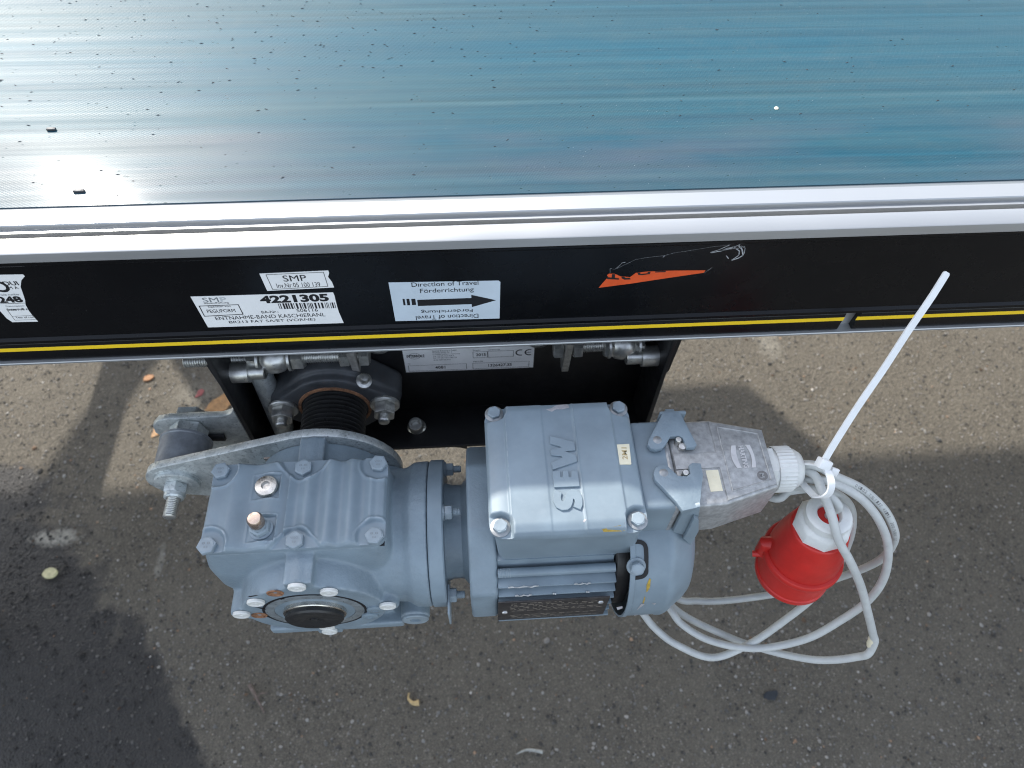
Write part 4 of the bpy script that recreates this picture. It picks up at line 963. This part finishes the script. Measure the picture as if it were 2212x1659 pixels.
# ================================================================== TORQUE ARM
ta = thing('torque_arm', 'galvanised steel torque arm plate with bushing behind the gearbox', 'torque arm', (-200, -38, -280))
PX, PZ = -272., -222.
pts = []
Rb, Rs = 60.5, 24.
dx = AXX - PX; ang = math.acos((Rb - Rs) / dx)
for k in range(25): t = math.pi - ang - k * (2 * math.pi - 2 * ang) / 24 * 1.0; pts.append((AXX + Rb * math.cos(t), AXZ + Rb * math.sin(t)))
for k in range(13): t = -(math.pi - ang) - k * (2 * ang) / 12; pts.append((PX + Rs * math.cos(t), PZ + Rs * math.sin(t)))
bm = new(); prism(bm, pts, 'y', -41, -34, .6, 2); plate = part('plate', bm, m_galv, ta)
bm = new(); lathe(bm, (PX, -34, PZ), Y, [(0, 0), (21, 0), (21, 1.5), (20.2, 2), (20.2, 28), (21, 28.6), (21, 30.5), (0, 30.5)], 48); part('bushing', bm, dirt('grey_bushing', (.27, .29, .31), .5, .2, 140, metal=.3, amt=.4, dirtc=(.4, .42, .42)).m, ta)
bm = new(); lathe(bm, (PX, -3.6, PZ), Y, [(0, 0), (15.5, 0), (15.5, 12), (0, 12)], 6, .3); part('hex_spacer', bm, m_galv, ta)
bm = new(); lathe(bm, (PX, -41, PZ), -Y, [(19, -.5), (19, .4), (17.5, .5), (17.5, 3.4), (16.5, 4), (0, 4)], 40); part('washer', bm, m_galv, ta)
def nyl():
    b = new(); r = 9.4; prism(b, [(r * math.cos(math.pi / 3 * k), r * math.sin(math.pi / 3 * k)) for k in range(6)], 'z', 0, 8, .8, 2)
    lathe(b, (0, 0, 8), Z, [(8.0, 0), (7.8, 3), (6.6, 4.2), (5.4, 4.2), (5.2, 2), (0, 2)], 28); return b
bolt('lock_nut', 'lock_nut', nyl, m_galv, ta, Vector((PX, -45, PZ)), (0, -1, 0), .2)
bm = new(); thread(bm, (PX, -55, PZ), -Y, 5.2, 18, 1.5); part('bolt_end', bm, m_zinc, ta)
p = on_y(*ZB(678, 1250), -26); bolt('hex_bolt', 'arm_bolt', lambda: hexbolt_bm(16, 8), m_zinc, ta, Vector((p.x, -34.2, p.z - 2)), Y, .3)
for q in ((690, 238), (1422, 200)):
    p = on_y(*Z1(*q), -41.4); bm = new(); box(bm, (p.x - 2.6, -42, p.z - 2.2), (p.x + 2.6, -40, p.z + 2.2), .6); part('slot_nut', bm, m_brass, ta)
# bent tab that carries the torque arm, bolted to the bracket
tabp = [(-303, -228), (-301, -217), (-294, -209), (-284, -206.5), (-240, -206.5), (-232, -203), (-228, -197), (-228, -268), (-236, -269), (-262, -268), (-284, -250), (-297, -240)]
bm = new(); prism(bm, tabp, 'y', 9.5, 15.5, .8, 2); part('mounting_tab', bm, m_galv, ta)
bm = new(); lathe(bm, (PX, 15.5, PZ), Y, [(0, 0), (15, 0), (15, 7), (0, 8)], 6); part('bolt_head', bm, m_galv, ta)
bm = new(); tube(bm, [(-261, 9.3, -237), (-247, 9.3, -238)], 4.2, 12); part('tab_slot_shade', bm, m_dark, ta)  # dark rod on the tab face, coloured as the shade of a slot

# ================================================================== FLANGE BEARING + BELLOWS
BXc, BZc = -149., -219.
fbn = thing('flange_bearing', 'dark cast iron two-bolt flange bearing around the shaft', 'bearing', (BXc, 40, -250))
def flange_poly(w, h, rb, n=10):
    out = []
    for sx in (1, -1):
        t0 = -60 if sx == 1 else 120
        cx_ = BXc + sx * (w - rb)
        for k in range(n + 1): t = math.radians((-55 + 110 * k / n) if sx == 1 else (125 + 110 * k / n)); out.append((cx_ + rb * math.cos(t), BZc + rb * math.sin(t)))
        for k in range(n + 1): t = math.radians((58 + 64 * k / n) if sx == 1 else (238 + 64 * k / n)); out.append((BXc + h * math.cos(t), BZc + h * math.sin(t)))
    return out
bm = new(); prism(bm, flange_poly(57, 45, 14), 'y', 30, BYB, 2.5, 3)
prism(bm, flange_poly(56, 41, 13), 'y', 22, 32, 2, 3)
o = part('bearing_housing', bm, m_castiron, fbn); r = o.modifiers.new('fuse', 'REMESH'); r.mode = 'VOXEL'; r.voxel_size = .0011; r.use_smooth_shade = True
s = o.modifiers.new('soften', 'SMOOTH'); s.iterations = 5
bm = new(); put_text(bm, 'INA', Vector((BXc - 10, 21.4, BZc + 31.5)), X, Z, 19, 4.2, .04); part('cast_mark', bm, m_castiron, fbn)
bm = new(); lathe(bm, (BXc, 22, BZc), -Y, [(31.5, -2), (31, .8), (28.5, 1.2), (28, -3), (0, -3)], 56); part('rusty_ring', bm, m_rust, fbn)
def bnut():
    b = hexbolt_bm(17, 10, 13, 2.5); thread(b, (0, 0, 12), Z, 5.2, 7, 1.5); return b
for x in (-193, -106): bolt('hex_nut', 'bearing_nut', bnut, m_zinc, fbn, Vector((x, 22.5, -217)), (0, -1, 0), .35)
p = on_y(*ZB(1215, 660), 28); bm = new(); lathe(bm, p - Z * 3, (.25, -.35, 1), [(0, 0), (6.6, 0), (6.6, 4), (4, 5), (3, 7), (4.4, 9), (4.4, 11), (3, 13.5), (0, 14)], 20); part('grease_nipple', bm, m_zinc, fbn)
bm = new(); pf_ = [(24, 0)]
for k in range(13): pf_ += [(25.8, k * 4.25 + .5), (27.0, k * 4.25 + 1.3), (27.0, k * 4.25 + 2.0), (25.8, k * 4.25 + 2.8), (23.2, k * 4.25 + 3.4), (23.2, k * 4.25 + 4.0)]
lathe(bm, (BXc, 22.5, BZc), -Y, pf_ + [(20, 56), (0, 56)], 56)
tag(part('ribbed_bellows', bm, m_rubber), 'black ribbed rubber bellows between bearing and gearbox', 'bellows')

# ================================================================== CABLE, PLUG, TIE
def c3(pts): return [at(*Z3(x, y), d) for x, y, d in pts]
g0 = [Vector((188, GY, GZZ)), Vector((199, GY - 1, GZZ + 1))]
L_A = [Vector((208, -104, -138))] + c3([(1185, 600, 488), (1235, 730, 484), (1275, 870, 490), (1340, 990, 500), (1400, 1130, 520), (1440, 1280, 540), (1470, 1405, 562), (1478, 1435, 566), (1462, 1480, 572), (1435, 1515, 575), (1380, 1528, 582), (1250, 1545, 592), (1100, 1540, 604), (870, 1490, 620), (640, 1410, 628), (340, 1250, 628)])
back = lambda j: [Vector((116 - j * 3, -96 + j * 4, -312 - j * 5)), Vector((108 - j * 3, -55 + j * 4, -316 - j * 5)), Vector((114 - j * 2, -26 + j * 2, -285)), Vector((132 + j * 2, -32 + j * 2, -232)), Vector((154 + j * 2, -58, -194 + j * 4))]
L3 = c3([(880, 622, 520), (1000, 590, 514), (1130, 578, 508), (1250, 600, 512), (1335, 670, 520), (1352, 770, 530), (1325, 890, 545), (1255, 1030, 560), (1130, 1190, 580), (950, 1335, 600), (770, 1455, 612), (560, 1532, 616), (360, 1460, 612), (240, 1370, 613), (160, 1272, 614), (95, 1185, 614)])
L1 = c3([(1090, 440, 497), (1170, 458, 496), (1260, 508, 496), (1400, 575, 500), (1520, 680, 508), (1582, 790, 518), (1585, 880, 535), (1500, 985, 565), (1300, 1072, 600), (1100, 1132, 622), (900, 1175, 634), (650, 1208, 640), (480, 1212, 642), (340, 1185, 640)])
L2_ = c3([(1085, 520, 504), (1200, 532, 497), (1330, 585, 497), (1440, 670, 503), (1520, 790, 512), (1555, 920, 526), (1530, 1080, 545), (1440, 1210, 562), (1280, 1325, 580), (1080, 1430, 596), (810, 1480, 608), (560, 1440, 612), (390, 1345, 616), (300, 1230, 622)])
PT = Vector((221.5, -124.5, -152))
end = [Vector((205, -108, -150)), Vector((214, -116, -143)), PT + Vector((.5, 0, 6)), PT + Vector((0, 0, -3)), PT + Vector((.5, -.4, -22))]
mid = [Vector((178, -70, -160)), Vector((192, -92, -150))]
cab = smooth_path(g0 + L_A + back(0) + L3 + back(1.2)[1:] + mid + L1 + back(2.2) + [Vector((176, -66, -166)), Vector((190, -90, -158))] + L2_ + back(3.2) + [Vector((174, -62, -172)), Vector((190, -94, -164))] + end, 10)
bm = new(); tube(bm, cab, 3.1, 16)
cable = thing('power_cable', 'coiled light grey power cable bundled by a white tie', 'cable', (220, -140, -320))
sheath = part('sheath', bm, m_cable, cable)
kq = c3([(1474, 1428, 566)])[0]; bm = new(); lathe(bm, kq - Vector((0, 0, 2)), (.15, -.3, -1), [(3.3, -4), (3.75, -1), (3.5, 3), (3.8, 6), (3.3, 9)], 18); part('kink_wear', bm, m_cream, cable, label='cracked kink in cable sheath')
# printing along the outer loop
txt = '00102 YSLY-JZ 4x1,5  300/500V CE'; path = smooth_path(L1[2:8], 40); bm = new()
acc = 0; k = 0; step = 2.25; pos = 14
for i in range(1, len(path)):
    acc += (path[i] - path[i - 1]).length
    if acc >= pos and k < len(txt):
        t = (path[min(i + 3, len(path) - 1)] - path[i - 3]).normalized(); v = (CAM - path[i]).normalized(); side = t.cross(v).normalized(); nn = side.cross(t).normalized()
        if nn.dot(v) < 0: nn = -nn
        if txt[k] != ' ': put_text(bm, txt[k], path[i] + nn * 3.2 + (nn.cross(t)) * -1.2, t, nn.cross(t), 1.5, 2.2, -.01)
        pos += step; k += 1
part('sheath_print', bm, m_print, sheath)

# red five-pin plug, hanging gland upwards
pg = thing('power_plug', 'red industrial power plug with white gland nut hanging from the cable', 'plug', (225, -133, -300))
top = Vector((220.5, -124.5, -158)); axis = (Vector((226, -134, -290)) - top).normalized()
KR, KH = .88, .90
def along(h): return top + axis * h * KH
def plathe(b, o, d, prof, seg=48, ph=0): return lathe(b, o, d, [(r * KR, h * KH) for r, h in prof], seg, ph)
bm = new(); plathe(bm, top, axis, [(8.5, 14), (9, 2), (10, .4), (15.5, 0), (18, 1.5), (18.2, 8)], 48); plathe(bm, along(7.5), axis, [(17.5, 0), (21, 3.0), (22.6, 5), (22.6, 18.5), (20.5, 19)], 8, .2); part('gland_nut', bm, m_plastic, pg)
bm = new(); plathe(bm, top, axis, [(9, 13), (8.6, 5), (0, 5.5)], 32); part('seal_insert', bm, m_red, pg)
bm = new(); plathe(bm, along(25), axis, [(20, -1), (23.0, -1.4), (23.8, -.6), (24.2, 2), (27.0, 14), (29.6, 28), (31.0, 40), (31.0, 44), (29.8, 45), (30.2, 58), (30.2, 64)], 56); part('plug_body', bm, m_red, pg)
bm = new(); plathe(bm, along(72), axis, [(30.4, -2), (33.5, -1.5), (34.5, 0), (34.5, 4.5), (33.4, 6), (31.5, 6.5), (31.5, 32), (32.6, 33), (32.6, 38), (31, 38.5), (29, 38.5), (29, 10), (0, 10)], 64); sh = part('shroud', bm, m_red, pg)
ls_ = Vector((-1, .28, 0)); ls_ = (ls_ - axis * ls_.dot(axis)).normalized(); sd = axis.cross(ls_)
bm = new(); u0 = along(66)
for a, b, lo_, hi_ in ((24, 32.5, -2, 13), (24, 31.5, 11, 17)):
    tube(bm, [u0 + ls_ * a + axis * lo_, u0 + ls_ * (b - 3) + axis * (lo_ + 1), u0 + ls_ * (b - 3) + axis * hi_, u0 + ls_ * a + axis * (hi_ + 4)], 5.4 if lo_ < 0 else 3.4, 12)
tube(bm, [u0 + ls_ * 30 + axis * 13 - sd * 3, u0 + ls_ * 36 + axis * 15 - sd * 3], 2.6, 10); part('key_lug', bm, m_red, pg)
bm = new()
for k in range(5):
    t = 2 * math.pi * k / 5; c = along(84) + (ls_ * math.cos(t) + sd * math.sin(t)) * 16; plathe(bm, c, axis, [(0, 0), (3, 0), (3, 20), (0, 22)], 12)
part('contact_pins', bm, m_steel, pg)

# cable tie
ti = thing('cable_tie', 'white nylon cable tie with long upright tail holding the cable bundle', 'cable tie', (205, -110, -125))
hd_ = at(1779, 1002, 472)
tail = smooth_path([at(u, v, d) for u, v, d in ((1776, 1004, 473), (1800, 962, 470), (1852, 880, 466), (1910, 795, 462), (1962, 715, 458), (2010, 645, 454), (2046, 588, 451))], 10)
bm = new(); ribbon(bm, tail, (.15, -.75, .65), lambda t: 4.9 if t < .985 else 3.2, 1.2); tl_ = part('strap_tail', bm, m_tie, ti)
bm = new()
for i in range(4, len(tail) - 10):
    for s_ in (0, .5):
        p = tail[i].lerp(tail[i + 1], s_); t = (tail[i + 1] - tail[i]).normalized(); n = Vector((.15, -.75, .65)); n = (n - t * n.dot(t)).normalized()
        q = t.cross(n); tube(bm, [p + n * .55 - q * 1.5, p + n * .55 + q * 1.5], .22, 5)
part('ratchet_teeth', bm, m_tie, tl_)
t = (tail[3] - tail[0]).normalized(); n = Vector((.15, -.75, .65)); n = (n - t * n.dot(t)).normalized(); q = t.cross(n)
bm = new(); box(bm, (-4.6, -3.2, -3.4), (4.6, 3.2, 3.4), .9); mt = Matrix((q, n, t)).transposed().to_4x4(); mt.translation = hd_
bmesh.ops.transform(bm, matrix=mt, verts=bm.verts); part('tie_head', bm, m_tie, ti)
bm = new(); box(bm, (-1.5, -1.2, -2.4), (4.4, 1.6, 3.0), .6); mt.translation = at(1797, 1018, 474); bmesh.ops.transform(bm, matrix=mt, verts=bm.verts); part('tie_stub', bm, m_tie, ti)
lp = [at(*ZP(x, y), d) for x, y, d in ((740, 240, 474), (790, 330, 470), (812, 420, 468), (795, 500, 470), (740, 545, 474), (670, 545, 482), (620, 510, 492))]
cc = sum(lp, Vector()) / len(lp) + Vector((-2, 12, -8))
far = [cc + (cc - lp[k]) * .8 for k in (1, 2, 3)]
lp = smooth_path(lp + far + [lp[0]], 6)
bm = new(); ribbon(bm, lp, [p - cc for p in lp], 4.9, 1.3); part('strap_loop', bm, m_tie, ti)
